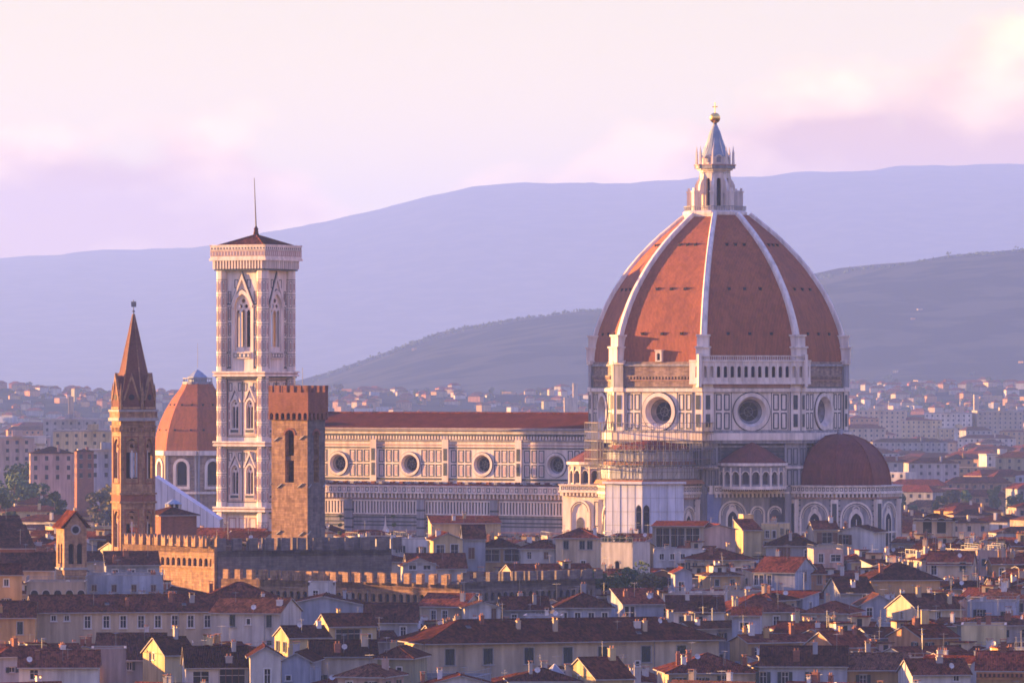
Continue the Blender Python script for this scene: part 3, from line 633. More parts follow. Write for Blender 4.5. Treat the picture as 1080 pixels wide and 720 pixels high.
# access stair tower leaning on the left of the scaffold
st = MB(); f = face8(7, rs, 0, SY).off(-1.0, 0, 1.2)
for i in range(9): st.tube(f.p(-5 + i * 1.05, 3 + i * 2.6, 0), f.p(-4 + i * 1.05, 5.6 + i * 2.6, 0), .16, 'metal', n=4); st.tube(f.p(-5 + i * 1.05, 4.1 + i * 2.6, 0), f.p(-4 + i * 1.05, 6.7 + i * 2.6, 0), .07, 'metal', n=4)
st.build('stair_flight', f0)
# ------------------------------------------------------------------ the marble bell tower beside the nave
wq = Vector((-102.2, -33.4, 0)); wq = Matrix.Rotation(R(YAW), 3, 'Z') @ wq + Vector((cath.location.x, cath.location.y, 0))
wq.x -= .8
camp = empty('bell_tower', wq, YAW, label='tall square striped marble bell tower with paired and triple windows', category='bell tower')
HS, BR = 5.55, 1.38
def tower_frames(h=HS): return [Fr(0, -h, 0), Fr(h, 0, 90), Fr(0, h, 180), Fr(-h, 0, -90)]
b = MB()
LV = [(0, 12.5), (12.5, 26.0), (26.9, 41.0), (41.9, 57.0), (57.9, 81.2)]
for f in tower_frames():
    for i, (z0, z1) in enumerate(LV):
        if i < 2:
            b.wall(f, -HS, HS, z0, z1, 0, 'marble'); 
            panels(b, f, -HS + 1.4, HS - 1.4, z0 + 1, z1 - 1.2, 3, 2, .7, .25, 0, 'pink' if i else 'green', 'pink' if i == 0 else None)
            for u in (-2.7, 0, 2.7) if i else (): b.extr(f, arch(u, 1.3, z0 + 3.2, z0 + 7.5, 0), 0, .06, 'pink'); b.ring(f, arch_top(u, 1.7, z0 + 7.5), arch_top(u, 1.3, z0 + 7.5), 0, .12, 'green')
        elif i < 4:
            zw = z0 + 3.0; zs = z0 + 8.1; us = (-2.05, 2.05)
            hl = [arch(u, 1.9, zw, zs, .7) for u in us]; b.wall(f, -HS, HS, z0, z1, 0, 'marble', hl, 1.0, 'marble', 'black')
            for u in us:
                b.ring(f, arch_top(u, 2.6, zs, .7), arch_top(u, 1.9, zs, .7), 0, .28, 'marble')
                for s in (-1, 1): b.tube(f.p(u + s * 1.12, zw, .1), f.p(u + s * 1.12, zs, .1), .17, 'marble', n=6)
                # gable over each window
                b.ring(f, [(u + 1.75, zs + .9), (u, zs + 4.6), (u - 1.75, zs + .9)], [(u + 1.35, zs + .9), (u, zs + 3.8), (u - 1.35, zs + .9)], 0, .3, 'marble')
                b.ring(f, [(u + 1.3, zs + 1.0), (u, zs + 3.7), (u - 1.3, zs + 1.0)], [(u + 1.1, zs + 1.0), (u, zs + 3.3), (u - 1.1, zs + 1.0)], 0, .1, 'green')
                b.box(f, u - 1.3, u + 1.3, zw - 1.2, zw - .1, 0, .3, 'marble', False); b.box(f, u - 1.1, u + 1.1, zw - .95, zw - .35, .3, .34, 'green', False)
            b.frame(f, -4.25, 4.25, z0 + 1.0, z1 - .9, .2, 0, .08, 'green'); b.frame(f, -3.95, 3.95, z0 + 1.35, z1 - 1.25, .16, 0, .07, 'pink')
            b.box(f, -.12, .12, z0 + 1.3, z1 - 1.3, 0, .1, 'green', False)
            for u in (-3.55, 3.55, 0):
                for k in range(3): b.box(f, u - .18, u + .18, zw - .2 + k * 2.2, zw + 1.5 + k * 2.2, 0, .06, 'pink', False)
            for u in (-3.3, -.75, .75, 3.3): b.frame(f, u - .45, u + .45, z1 - 3.6, z1 - 1.7, .15, 0, .08, 'green')
        else:
            zw, zs = z0 + 4.6, z0 + 14.6
            hl = [arch(0, 4.3, zw, zs, .6)]; b.wall(f, -HS, HS, z0, z1, 0, 'marble', hl, 1.6, 'marble')
            b.ring(f, arch_top(0, 5.6, zs, .6), arch_top(0, 4.3, zs, .6), 0, .3, 'marble'); b.ring(f, arch_top(0, 5.9, zs, .6), arch_top(0, 5.65, zs, .6), 0, .2, 'green')
            b.ring(f, [(3.1, zs + .6), (0, z1 - .9), (-3.1, zs + .6)], [(2.7, zs + .6), (0, z1 - 2.2), (-2.7, zs + .6)], 0, .42, 'marble')
            b.ring(f, [(3.4, zs + .6), (0, z1 - .3), (-3.4, zs + .6)], [(3.15, zs + .6), (0, z1 - .8), (-3.15, zs + .6)], 0, .2, 'green')
            b.box(f, -2.3, 2.3, zw - 1.6, zw - .2, 0, .4, 'marble', False); panels(b, f, -2.3, 2.3, zw - 1.5, zw - .3, 4, 1, .2, .14, .4)
            for u in (-3.55, 3.55):
                for k in range(5): b.frame(f, u - .42, u + .42, z0 + 1.0 + k * 3.6, z0 + 4.0 + k * 3.6, .15, 0, .07, 'green'); b.box(f, u - .14, u + .14, z0 + 1.5 + k * 3.6, z0 + 3.5 + k * 3.6, 0, .05, 'pink', False)
            for u in (-1.7, 1.7): b.frame(f, u - .5, u + .5, z1 - 4.2, z1 - 2.2, .16, 0, .07, 'green')
            for u in (-2.9, 2.9): b.box(f, u - .14, u + .14, z0 + .6, zs + 1, 0, .16, 'marble', False)
            for z in (z0 + .7, z0 + 4.2, z0 + 15.3): 
                b.box(f, -4.4, -3.0, z, z + .28, 0, .1, 'green', False); b.box(f, 3.0, 4.4, z, z + .28, 0, .1, 'green', False)
# corner buttresses, octagonal
body = b.build('shaft', camp)
for sx in (-1, 1):
    for sy in (-1, 1):
        c = MB(); cx, cy_ = sx * HS, sy * HS
        for (z0, z1) in LV:
            for k in range(8):
                f = face8(k, BR, cx, cy_); h = BR * S8; c.wall(f, -h, h, z0, z1, 0, 'marble'); z = z0 + 1.2
                while z + 2.6 < z1: c.frame(f, -h + .14, h - .14, z, z + 2.5, .11, 0, .05, 'green' if k % 2 else 'pink'); c.box(f, -.12, .12, z + .5, z + 2.0, 0, .04, 'pink', False); c.box(f, -h, h, z + 2.8, z + 2.93, 0, .06, 'green', False); z += 3.4
        c.build('corner_buttress', body)
def band(mb, z, h, out, m='marble'):
    e = HS + BR * .92 + out
    mb.prism([(-e, -e), (e, -e), (e, e), (-e, e)], z, z + h, m)
c = MB()
for z in (12.5, 26.0, 41.0, 57.0):
    band(c, z - .55, .3, -.05, 'green'); band(c, z - .2, .45, .35); band(c, z + .25, .3, .12, 'pink'); band(c, z + .55, .38, .42)
for z in (20.5, 46.0 - 8, 53.0 - 8 + 9.5, 74.0): pass
band(c, 81.0, .35, .1, 'green'); 
e0 = HS + BR * .92
for f in tower_frames(e0): corbels(c, f, -e0, e0, 81.4, 1.9, -.3, .75, 'marble', .78, .34, 'black')
band(c, 83.3, .5, .95); 
for f in tower_frames(e0 + .75):
    h = e0 + .75; c.wall(f, -h, h, 83.8, 86.6, 0, 'marble'); 
    k = 18; st_ = 2 * h / k
    for i in range(k): u = -h + (i + .5) * st_; c.frame(f, u - .34, u + .34, 84.3, 85.5, .13, 0, .05, 'pink'); c.extr(f, circ(u, 86.1, .22, 8), 0, .05, 'green')
    c.box(f, -h - .12, h + .12, 86.6, 86.9, -.5, .12, 'marble'); c.box(f, -h, h, 85.65, 85.75, 0, .05, 'green', False)
    c.box(f, -h, h, 84.0, 86.6, -.4, -.3, 'marble', False)
band(c, 83.9, .2, .6, 'marble2')
c.build('cornice', camp)
for f in tower_frames():
    for lv, us in ((2, (-2.05, 2.05)), (3, (-2.05, 2.05)), (4, (0,))):
        z0 = LV[lv][0]
        for u in us:
            w = MB()
            if lv < 4:
                zw, zs = z0 + 3.0, z0 + 8.1; w.tube(f.p(u, zw, -.25), f.p(u, zs - .3, -.25), .12, 'marble', n=6)
                hl = [arch(u - .47, .72, zw - 2, zs - .6, .6, 8), arch(u + .47, .72, zw - 2, zs - .6, .6, 8), circ(u, zs + .55, .3, 10)]
                w.wall(f, u - .95, u + .95, zs - 1.0, zs + 1.1, -.2, 'marble', [[(x, max(y, zs - .98)) for x, y in h_] for h_ in hl[:2]] + hl[2:], .2, 'marble')
            else:
                zw, zs = z0 + 4.6, z0 + 14.6
                for du in (-.72, .72): w.tube(f.p(u + du, zw, -.5), f.p(u + du, zs - 1.2, -.5), .15, 'marble', n=6)
                for du in (-2.05, 2.05): w.tube(f.p(u + du, zw, -.45), f.p(u + du, zs, -.45), .17, 'marble', n=6)
                top = arch(u, 4.3, zs - 2.0, zs, .6, 12)
                hl = [[(x, max(y, zs - 1.98)) for x, y in arch(u + d, 1.12, zs - 4, zs - 1.3, .6, 8)] for d in (-1.42, 0, 1.42)] + [circ(u - .75, zs + .35, .45, 12), circ(u + .75, zs + .35, .45, 12), circ(u, zs + 1.6, .5, 12)]
                outer = top
                polys = [outer] + hl; flat = [q for p_ in polys for q in p_]
                tris = tessellate_polygon([[Vector((x, y, 0)) for x, y in p_] for p_ in polys]); base = len(w.v); w.v.extend(f.p(x, y, -.4) for x, y in flat); mi = w.mi('marble')
                for t in tris:
                    (ax, ay), (bx, by), (cx, cy2) = [flat[i] for i in t]; ar = (bx - ax) * (cy2 - ay) - (cx - ax) * (by - ay)
                    if abs(ar) > 1e-7: w.f.append(tuple(base + i for i in (t if ar > 0 else (t[0], t[2], t[1])))); w.m.append(mi)
                w.box(f, u - 2.1, u + 2.1, zw, zw + 1.0, -.6, -.35, 'marble'); w.box(f, -2.2, 2.2, zw, z0 + 17.5, -5.2, -1.61, 'black', True) if False else None
            w.build('window_tracery', camp)
k = MB()   # floor and dim bell chamber behind the tall windows
k.prism([(-4.2, -4.2), (4.2, -4.2), (4.2, 4.2), (-4.2, 4.2)], 61.5, 62.0, 'rough'); k.prism([(-1.7, -1.7), (1.7, -1.7), (1.7, 1.7), (-1.7, 1.7)], 62, 81, 'black'); k.build('bell_chamber', camp)
r_ = MB(); e = e0 + .6; r_.face([(-e, -e, 86.3), (e, -e, 86.3), (0, 0, 89.3)], 'roofd'); r_.face([(e, -e, 86.3), (e, e, 86.3), (0, 0, 89.3)], 'roofd'); r_.face([(e, e, 86.3), (-e, e, 86.3), (0, 0, 89.3)], 'roofd'); r_.face([(-e, e, 86.3), (-e, -e, 86.3), (0, 0, 89.3)], 'roofd')
for sx in (-1, 1):
    for sy in (-1, 1): r_.tube((sx * e, sy * e, 86.35), (0, 0, 89.35), .18, 'roof', n=5)
r_.build('roof', camp)
m = MB(); m.frust((0, 0), .75, 88.9, .45, 90.6, 8, 'roofb'); m.frust((0, 0), .6, 90.6, 0, 91.6, 8, 'roofb'); m.tube((0, 0, 91), (-.5, 0, 102.4), .17, 'iron', .07, 6); m.build('mast', camp)
# ------------------------------------------------------------------ helpers for walled towers
def merlons(mb, f, u0, u1, z, w, gap, h, t, m, swallow=False):
    n = max(1, round((u1 - u0 + gap) / (w + gap))); st = (u1 - u0 + gap) / n
    for i in range(n):
        a = u0 + i * st; b_ = a + st - gap
        if swallow: 
            c = (a + b_) / 2; lp = [(a, z), (b_, z), (b_, z + h), (c, z + h * .62), (a, z + h)]
            A = mb.loop3(f, lp, -t); B = mb.loop3(f, lp, 0); mb.strip(A + A[:1], B + B[:1], m); mb.face(B[:2] + B[2:], m); mb.face(A[::-1], m)
        else: mb.box(f, a, b_, z, z + h, -t, 0, m)
# ---- brown rubble tower with crenels
Y0 = 1085; tw = empty('crenellated_tower', (px(313.5, Y0), Y0 + 5.5, -.5), -33, label='square brown rubble tower with crenellated red brick top, before the striped bell tower', category='tower')
A_, B_ = 4.0, 2.8   # half sizes along the left and right faces
def fr4(a, b): return [Fr(0, -b, 0), Fr(a, 0, 90), Fr(0, b, 180), Fr(-a, 0, -90)]
s = MB(); FF = fr4(A_, B_)
for i, f in enumerate(FF):
    h = A_ if i % 2 == 0 else B_; w_ = 2.0 if i % 2 == 0 else 1.7
    s.wall(f, -h, h, 0, 49.2, 0, 'brown' if i != 1 else 'brownshade', [arch(0, w_, 37.6, 46.2, 0, 10)], 1.1, 'brown', None)  # right face gets the darkened rubble, its shade is in the colour
    s.ring(f, arch_top(0, w_ + .8, 46.2, 0, 10), arch_top(0, w_, 46.2, 0, 10), 0, .08, 'brick')
    s.box(f, -w_ / 2, w_ / 2, 41.6, 42.5, -.8, -.3, 'shutb')
    for (u, z) in ((-2.9, 45.5), (2.8, 45.8), (-2.2, 37.0), (2.4, 37.1), (-2.4, 28.5), (2.6, 28.3), (-2.4, 23.6), (2.6, 23.9)):
        if abs(u) < h - .2: s.tube(f.p(u - .45, z - .35, .12), f.p(u + .5, z + .3, .12), .12, 'stonetrim', n=5)
s.box(FF[0], -A_ + 1.2, A_ - 1.2, 36, 36.4, -2 * B_ + 1.2, -1.2, 'brown')
sh_ = s.build('shaft', tw)
t = MB(); ov = .4
for i, f in enumerate(fr4(A_ + ov, B_ + ov)):
    h = (A_ if i % 2 == 0 else B_) + ov
    n = max(3, round(2 * h / 1.25)); st = 2 * h / n
    t.wall(f, -h, h, 49.0, 54.0, 0, 'brick', [[(x, max(y, 49.02)) for x, y in arch(-h + st * (j + .5), st * .62, 49.02, 49.9, 0, 8)] for j in range(n)], .6, 'brick', 'black')
    t.box(f, -h, h, 50.9, 51.05, 0, .08, 'brick', False)
    merlons(t, f, -h, h, 54.0, .85, .75, 1.25, .5, 'brick')
t.face([(-A_, -B_, 53.6), (A_, -B_, 53.6), (A_, B_, 53.6), (-A_, B_, 53.6)], 'brown')
for u in (-1.2, .5): t.tube((u, .6, 53.6), (u, .6, 58 + u), .05, 'metal', n=4)
t.build('battlement', tw)
b = MB(); b.lathe((1.0, -B_ + 1.6), [(.75, 43.0), (.7, 43.6), (.45, 44.4), (.2, 44.9), (0, 44.9)], 12, 'metal'); b.build('bell', tw)
# ---- fortress walls below it
def fort(name, x0, x1, Yl, Yr, ztop, mat, label, arches=True, depth=9.0, swallow=False, zarch=4.0, mw=1.7, mg=1.35, mh=1.5):
    P0 = Vector((px(x0, Yl), Yl, 0)); P1 = Vector((px(x1, Yr), Yr, 0)); d = P1 - P0; L_ = d.length; ang = math.degrees(math.atan2(d.y, d.x))
    r = empty(name, P0, ang, label=label, category='fortress wall', group='crenellated fortress walls')
    f = Fr(0, 0, 0); w = MB(); zt = ztop - mh
    n = round(L_ / 1.55); st = L_ / n
    hl = [arch(st * (i + .5), st * .62, zt - zarch + .2, zt - zarch + 1.2, 0, 8) for i in range(n)] if arches else []
    if arches:
        w.wall(f, 0, L_, 0, zt - zarch - .2, 0, mat); w.wall(f, 0, L_, zt - zarch - .2, zt, .45, mat, hl, .45, mat, 'black')
        w.face([f.p(0, zt - zarch - .2, 0), f.p(L_, zt - zarch - .2, 0), f.p(L_, zt - zarch - .2, .45), f.p(0, zt - zarch - .2, .45)][::-1], mat)
        w.box(f, 0, L_, zt - zarch + 2.1, zt - zarch + 2.3, .45, .55, mat, False)
    else: w.wall(f, 0, L_, 0, zt, .45, mat)
    w.box(f, 0, L_, 0, zt, -depth, -depth + .8, mat); w.face([f.p(0, zt - 1.0, .4), f.p(L_, zt - 1.0, .4), f.p(L_, zt - 1.0, -depth), f.p(0, zt - 1.0, -depth)], mat)
    w.box(f, 0, L_, zt - 1.2, zt, -.3, .45, mat)
    w.box(f, -.01, .8, 0, zt, -depth, .44, mat); w.box(f, L_ - .8, L_ + .01, 0, zt, -depth, .44, mat)
    w.build('wall', r); bt = MB(); merlons(bt, f.off(0, 0, .45), 0, L_, zt, mw, mg, mh, .5, mat, swallow); merlons(bt, f.off(0, 0, -depth + .6), 0, L_, zt, mw, mg, mh, .5, mat, swallow); bt.build('battlement', r)
    return r
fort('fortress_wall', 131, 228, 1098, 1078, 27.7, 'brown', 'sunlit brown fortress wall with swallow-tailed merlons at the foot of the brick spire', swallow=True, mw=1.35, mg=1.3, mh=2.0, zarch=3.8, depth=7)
fort('fortress_wall', 229, 412, 1078, 1092, 27.2, 'brownshade', 'shaded dark grey fortress wall with square merlons under the brown square tower', arches=False, mw=1.55, mg=1.3, mh=2.2, depth=12)  # same rubble, with the shade of this side coloured in
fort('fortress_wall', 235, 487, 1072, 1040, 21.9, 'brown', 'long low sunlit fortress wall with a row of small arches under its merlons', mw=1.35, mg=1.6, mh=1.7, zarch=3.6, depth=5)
fort('fortress_wall', 488, 626, 1040, 1062, 22.2, 'brownshade', 'dark shaded crenellated wall with small arches left of the white tower house', mw=1.5, mg=1.4, mh=1.6, zarch=3.6, depth=5)  # darkened rubble again, this stretch has its shade in the colour
# ---- hexagonal brick bell tower with spire
Y0 = 1104; sp = empty('spire_tower', (px(139.8, Y0), Y0 + 3, 0), -2, label='slim hexagonal brick bell tower with a tall pointed spire', category='bell tower')
RH = 4.05; C6 = math.cos(R(30))
def face6(k, r): q = r * C6; a = 60 * k; return Fr(math.sin(R(a)) * q, -math.cos(R(a)) * q, a)
s = MB(); t = MB()
for k in range(6):
    f = face6(k, RH); h = RH / 2
    hl = [arch(0, 2.1, 24.9, 30.3, .3, 8), arch(0, 2.1, 37.6, 43.6, .3, 8)]
    s.wall(f, -h, h, 0, 48.2, 0, 'brown', hl, .55, 'brown', None)
    s.wall(f, -h, h, 24, 46, -.85, 'black', [arch(0, 1.9, 25, 30.0, .3, 8), arch(0, 1.9, 37.7, 43.2, .3, 8)], .1, 'black')
    for z in (22.6, 33.0, 34.6, 47.0): s.box(f, -h - .1, h + .1, z, z + .35, -.3, .28, 'brown')
    s.box(f, -h, h, 33.35, 34.5, 0, .06, 'brick', False); corbels(s, f, -h, h, 46.2, .8, 0, .25, 'brown', .6, .26)
    s.box(f, -h - .3, h + .3, 48.2, 48.8, -.4, .6, 'stonetrim'); s.box(f, -h - .15, h + .15, 48.8, 49.9, -.4, .35, 'brown'); s.box(f, -h - .3, h + .3, 49.9, 50.3, -.4, .55, 'stonetrim')
    s.frame(f, -1.35, 1.35, 36.6, 45.4, .2, 0, .12, 'brick'); s.frame(f, -1.35, 1.35, 24.0, 31.9, .2, 0, .12, 'brick')
    w = MB(); 
    for z0, z1 in ((24.9, 29.6), (37.6, 42.8)): w.tube(f.p(0, z0, -.35), f.p(0, z1, -.35), .13, 'marble', n=6)
    w.wall(f, -1.05, 1.05, 29.2, 31.3, -.35, 'brown', [circ(0, 30.4, .35, 10)], .2, 'brown'); w.wall(f, -1.05, 1.05, 42.4, 44.6, -.35, 'brown', [circ(0, 43.6, .38, 10)], .2, 'brown')
    w.build('window_tracery', sp)
sb = s.build('shaft', sp)
q = MB(); q.frust((0, 0), RH + .05, 50.3, .18, 68.0, 6, 'spire', 0, True)
for k in range(6):
    a = R(60 * k); q.tube((RH * math.cos(a), RH * math.sin(a), 50.3), (.2 * math.cos(a), .2 * math.sin(a), 68), .13, 'brown', .07, 5)
q.build('spire', sp)
for k in range(6):
    f = face6(k, RH + .2); d = MB(); lp = [(-1.45, 50.3), (1.45, 50.3), (1.45, 52.0), (0, 56.6), (-1.45, 52.0)]
    d.extr(f, lp, -2.6, -.05, 'spire'); d.ring(f, [(1.6, 52.0), (0, 57.1), (-1.6, 52.0)], [(1.25, 52.0), (0, 56.0), (-1.25, 52.0)], -.4, .12, 'brown'); d.extr(f, circ(0, 52.6, .55, 12), -.05, 0, 'black'); d.box(f, -1.6, 1.6, 50.4, 50.8, -.5, .15, 'brown', False)
    d.tube(f.p(1.95, 50.3, -.3), f.p(1.95, 53.6, -.3), .26, 'brown', n=6); d.tube(f.p(1.95, 53.6, -.3), f.p(1.95, 55.2, -.3), .26, 'brown', .02, 6)
    d.build('gable', sp)
fn = MB(); fn.tube((0, 0, 67.8), (0, 0, 70.6), .08, 'metal'); fn.lathe((0, 0), [(0, 68.2), (.32, 68.5), (0, 68.8)], 8, 'metal'); fn.box(Fr(0, 0, 0), -.45, .5, 69.3, 70.3, -.05, .05, 'metal'); fn.build('weather_vane', sp)
# ---- far chapel dome
Y0 = 1660; md = empty('domed_chapel', (px(206, Y0), Y0 + 12, 0), -20, label='smaller round red dome with white lantern base behind the slim spire', category='church')
RM = 12.2; d = MB()
MP = [(RM + .1, 36.4), (RM - .1, 38.5), (RM - .7, 41.5), (RM - 1.8, 44.8), (RM - 3.4, 48.2), (RM - 5.3, 51.2), (RM - 7.2, 53.6), (4.1, 55.4)]
for k in range(8):
    a0, a1 = R(45 * k - 22.5 - 90), R(45 * k + 22.5 - 90)
    for (ra, za), (rb, zb) in zip(MP, MP[1:]): d.strip([Vector((ra * math.cos(a0), ra * math.sin(a0), za)), Vector((ra * math.cos(a1), ra * math.sin(a1), za))], [Vector((rb * math.cos(a0), rb * math.sin(a0), zb)), Vector((rb * math.cos(a1), rb * math.sin(a1), zb))], 'dome')
    for z, us in ((42, (-2.4, 2.4)), (49, (-1.5, 1.5))):
        for (ra, za), (rb, zb) in zip(MP, MP[1:]):
            if za <= z < zb: r_ = ra + (rb - ra) * (z - za) / (zb - za)
        for u in us: d.box(Fr(0, 0, 45 * k), u - .25, u + .25, z, z + .5, r_ * C8 - 1, r_ * C8 + .15, 'black', False)
do = d.build('dome', md)
d = MB()
d.lathe((0, 0), [(4.2, 55.0), (4.2, 55.7), (0, 55.7)], 16, 'marble2'); 
for i in range(24): a = 2 * math.pi * i / 24; d.tube((4.0 * math.cos(a), 4.0 * math.sin(a), 55.7), (4.0 * math.cos(a), 4.0 * math.sin(a), 56.5), .1, 'marble2', n=4)
d.lathe((0, 0), [(4.15, 56.5), (4.15, 56.75), (3.8, 56.75)], 24, 'marble2'); d.lathe((0, 0), [(2.9, 55.7), (3.0, 57.0), (1.4, 58.3), (0, 59.2)], 8, 'lead'); d.tube((0, 0, 59.6), (0, 0, 66.5), .08, 'metal', .04); d.build('lantern', do)
d = MB()
for k in range(8):
    f = face8(k, RM); h = RM * S8; d.wall(f, -h, h, 0, 36.0, 0, 'rough', [arch(0, 3.4, 27.0, 31.9, 0, 12)], .9, 'marble', 'glass')
    d.ring(f, arch_top(0, 5.0, 31.9, 0, 12), arch_top(0, 3.4, 31.9, 0, 12), 0, .35, 'marble')
    for s_ in (-1, 1): d.box(f, s_ * 2.1 - .4, s_ * 2.1 + .4, 26.2, 31.9, 0, .35, 'marble', False); 
    d.box(f, -2.6, 2.6, 25.8, 26.6, 0, .45, 'marble', False); d.box(f, -h, h, 35.2, 36.5, -1, .9, 'marble'); d.box(f, -h, h, 24.5, 25.1, 0, .6, 'marble', False)
    for s_ in (-1, 1): d.box(f, s_ * (h - .4) - .3, s_ * (h - .4) + .3, 20, 35.2, 0, .3, 'marble2', False)
d.build('drum', md)
# ---- little bell tower with a pointed gable
Y0 = 1010; bt = empty('belfry', (px(74, Y0), Y0 + 3, 0), 22, label='small gabled stone belfry with two arched openings, above the left roofs', category='belfry')
s = MB(); hw, dp = 2.0, 2.2
for f, h in ((Fr(0, -dp, 0), hw), (Fr(hw, 0, 90), dp), (Fr(0, dp, 180), hw), (Fr(-hw, 0, -90), dp)):
    s.wall(f, -h, h, 0, 30.6, 0, 'brown', [arch(-.75, .95, 24.6, 27.6, 0, 8), arch(.75, .95, 24.6, 27.6, 0, 8)], .5, 'brown', 'black')
    s.box(f, -h - .1, h + .1, 23.6, 24.0, -.3, .2, 'stonetrim')
    s.box(f, -h - .1, h + .1, 20.2, 20.6, -.3, .2, 'stonetrim')
for f in (Fr(0, -dp, 0), Fr(0, dp, 180)):
    s.extr(f, [(-hw, 30.6), (hw, 30.6), (0, 33.2)], -.6, 0, 'brown'); s.extr(f, circ(0, 30.4, .62, 12), 0, .05, 'black'); s.ring(f, circ(0, 30.4, .9, 12) + circ(0, 30.4, .9, 12)[:1], circ(0, 30.4, .62, 12) + circ(0, 30.4, .62, 12)[:1], 0, .12, 'stonetrim')
s.build('shaft', bt)
r_ = MB()
for sx in (-1, 1): 
    lp = [Vector((0, -dp - .4, 33.4)), Vector((sx * (hw + .6), -dp - .4, 30.6)), Vector((sx * (hw + .6), dp + .4, 30.6)), Vector((0, dp + .4, 33.4))]; lq = [p + Vector((0, 0, .25)) for p in lp]
    r_.face(lq if sx > 0 else lq[::-1], 'roof'); r_.face(lp, 'shutb'); r_.strip(lp + lp[:1], lq + lq[:1], 'roof')
r_.build('roof', bt)
# ------------------------------------------------------------------ houses
RND = random.Random(11)
WIN = {}
def window_mesh(w, h, kind):
    """a window assembly in its own frame: frame at z 0..h, wall plane at n=0"""
    key = (round(w, 1), round(h, 1), kind)
    if key in WIN: return WIN[key]
    w, h = key[0], key[1]; f = Fr(0, 0, 0); b = MB(); tr = 'stonetrim' if kind != 'plain' else 'frame'
    if kind == 'arch':
        b.extr(f, arch(0, w, 0, h - w / 2, 0, 8), -.3, -.24, 'glass'); b.ring(f, arch_top(0, w + .3, h - w / 2, 0, 8), arch_top(0, w, h - w / 2, 0, 8), 0, .06, tr)
    else:
        b.box(f, -w / 2, w / 2, 0, h, -.34, -.26, 'glass')
        if w > .7:
            b.frame(f, -w / 2, w / 2, 0, h, .07, -.26, -.2, 'frame'); b.box(f, -.04, .04, .07, h - .07, -.26, -.2, 'frame', False)
            if h > 1.2: b.box(f, -w / 2, w / 2, h * .62, h * .62 + .06, -.26, -.2, 'frame', False)
        b.frame(f, -w / 2 - .14, w / 2 + .14, -.14, h + .14, .14, 0, .05, tr)
    b.box(f, -w / 2 - .25, w / 2 + .25, -.16, -.02, 0, .2, tr, True)
    if kind in ('shut', 'shutb'):
        m = 'shutg' if kind == 'shut' else 'shutb'
        for s_ in (-1, 1):
            a, c = sorted((s_ * (w / 2 + .06), s_ * (w / 2 + .06 + w * .5))); b.box(f, a, c, 0, h, .06, .12, m)
            for j in range(int(h / .25)): b.box(f, a + .05, c - .05, .08 + j * .25, .16 + j * .25, .12, .14, m, False)
    if kind in ('closed', 'closedb'):
        m = 'shutg' if kind == 'closed' else 'shutb'
        for s_ in (-1, 1):
            a, c = sorted((s_ * .02, s_ * (w / 2))); b.box(f, a, c, 0.02, h - .02, -.12, -.06, m)
            for j in range(int(h / .2)): b.box(f, a + .05, c - .05, .06 + j * .2, .13 + j * .2, -.06, -.03, m, False)
    if kind == 'glazed':
        n = max(2, int(w / .9))
        for j in range(1, n): x = -w / 2 + w * j / n; b.box(f, x - .05, x + .05, 0, h, -.26, -.1, 'shutb', False)
    WIN[key] = b.build('window'); WIN[key].name = 'window'; return WIN[key]
WIN_USED = set()
def put_window(parent, f, u, z, w, h, kind):
    src = window_mesh(w, h, kind); o = src if id(src) not in WIN_USED else src.copy()
    if id(src) in WIN_USED: sc.collection.objects.link(o)
    WIN_USED.add(id(src)); o.parent = parent; p = f.p(u, z, 0); o.location = p; o.rotation_euler = (0, 0, R(f.ang)); return o
BOXES = []
def obb(x, y, w, d, yaw, margin=.0):
    a = R(yaw); ux, uy = math.cos(a), math.sin(a); vx, vy = -uy, ux; hw = w / 2 + margin; cx, cy_ = x + vx * d / 2, y + vy * d / 2; hd = d / 2 + margin
    return (cx, cy_, ux, uy, hw, hd)
def hit(A, B):
    dx, dy = B[0] - A[0], B[1] - A[1]
    if dx * dx + dy * dy > (A[4] + A[5] + B[4] + B[5]) ** 2: return False
    for (ux, uy) in ((A[2], A[3]), (-A[3], A[2]), (B[2], B[3]), (-B[3], B[2])):
        ra = A[4] * abs(A[2] * ux + A[3] * uy) + A[5] * abs(-A[3] * ux + A[2] * uy); rb = B[4] * abs(B[2] * ux + B[3] * uy) + B[5] * abs(-B[3] * ux + B[2] * uy)
        if abs(dx * ux + dy * uy) > ra + rb: return False
    return True
def wall_holes(mb, f, h, z1, m, holes, n=0.0, z0=0):
    """rectangular wall with rectangular openings by grid"""
    us = sorted({-h, h} | {q for a in holes for q in (a[0], a[1])}); zs = sorted({z0, z1} | {q for a in holes for q in (a[2], a[3])})
    for a, b in zip(us, us[1:]):
        for c, d in zip(zs, zs[1:]):
            mu, mz = (a + b) / 2, (c + d) / 2
            if any(q[0] < mu < q[1] and q[2] < mz < q[3] for q in holes): continue
            mb.face((f.p(a, c, n), f.p(b, c, n), f.p(b, d, n), f.p(a, d, n)), m)
    for a, b, c, d in holes:
        A = [f.p(a, c, n), f.p(b, c, n), f.p(b, d, n), f.p(a, d, n)]; B = [f.p(a, c, n - .3), f.p(b, c, n - .3), f.p(b, d, n - .3), f.p(a, d, n - .3)]; mb.strip(A + A[:1], B + B[:1], m)
HOUSES = []
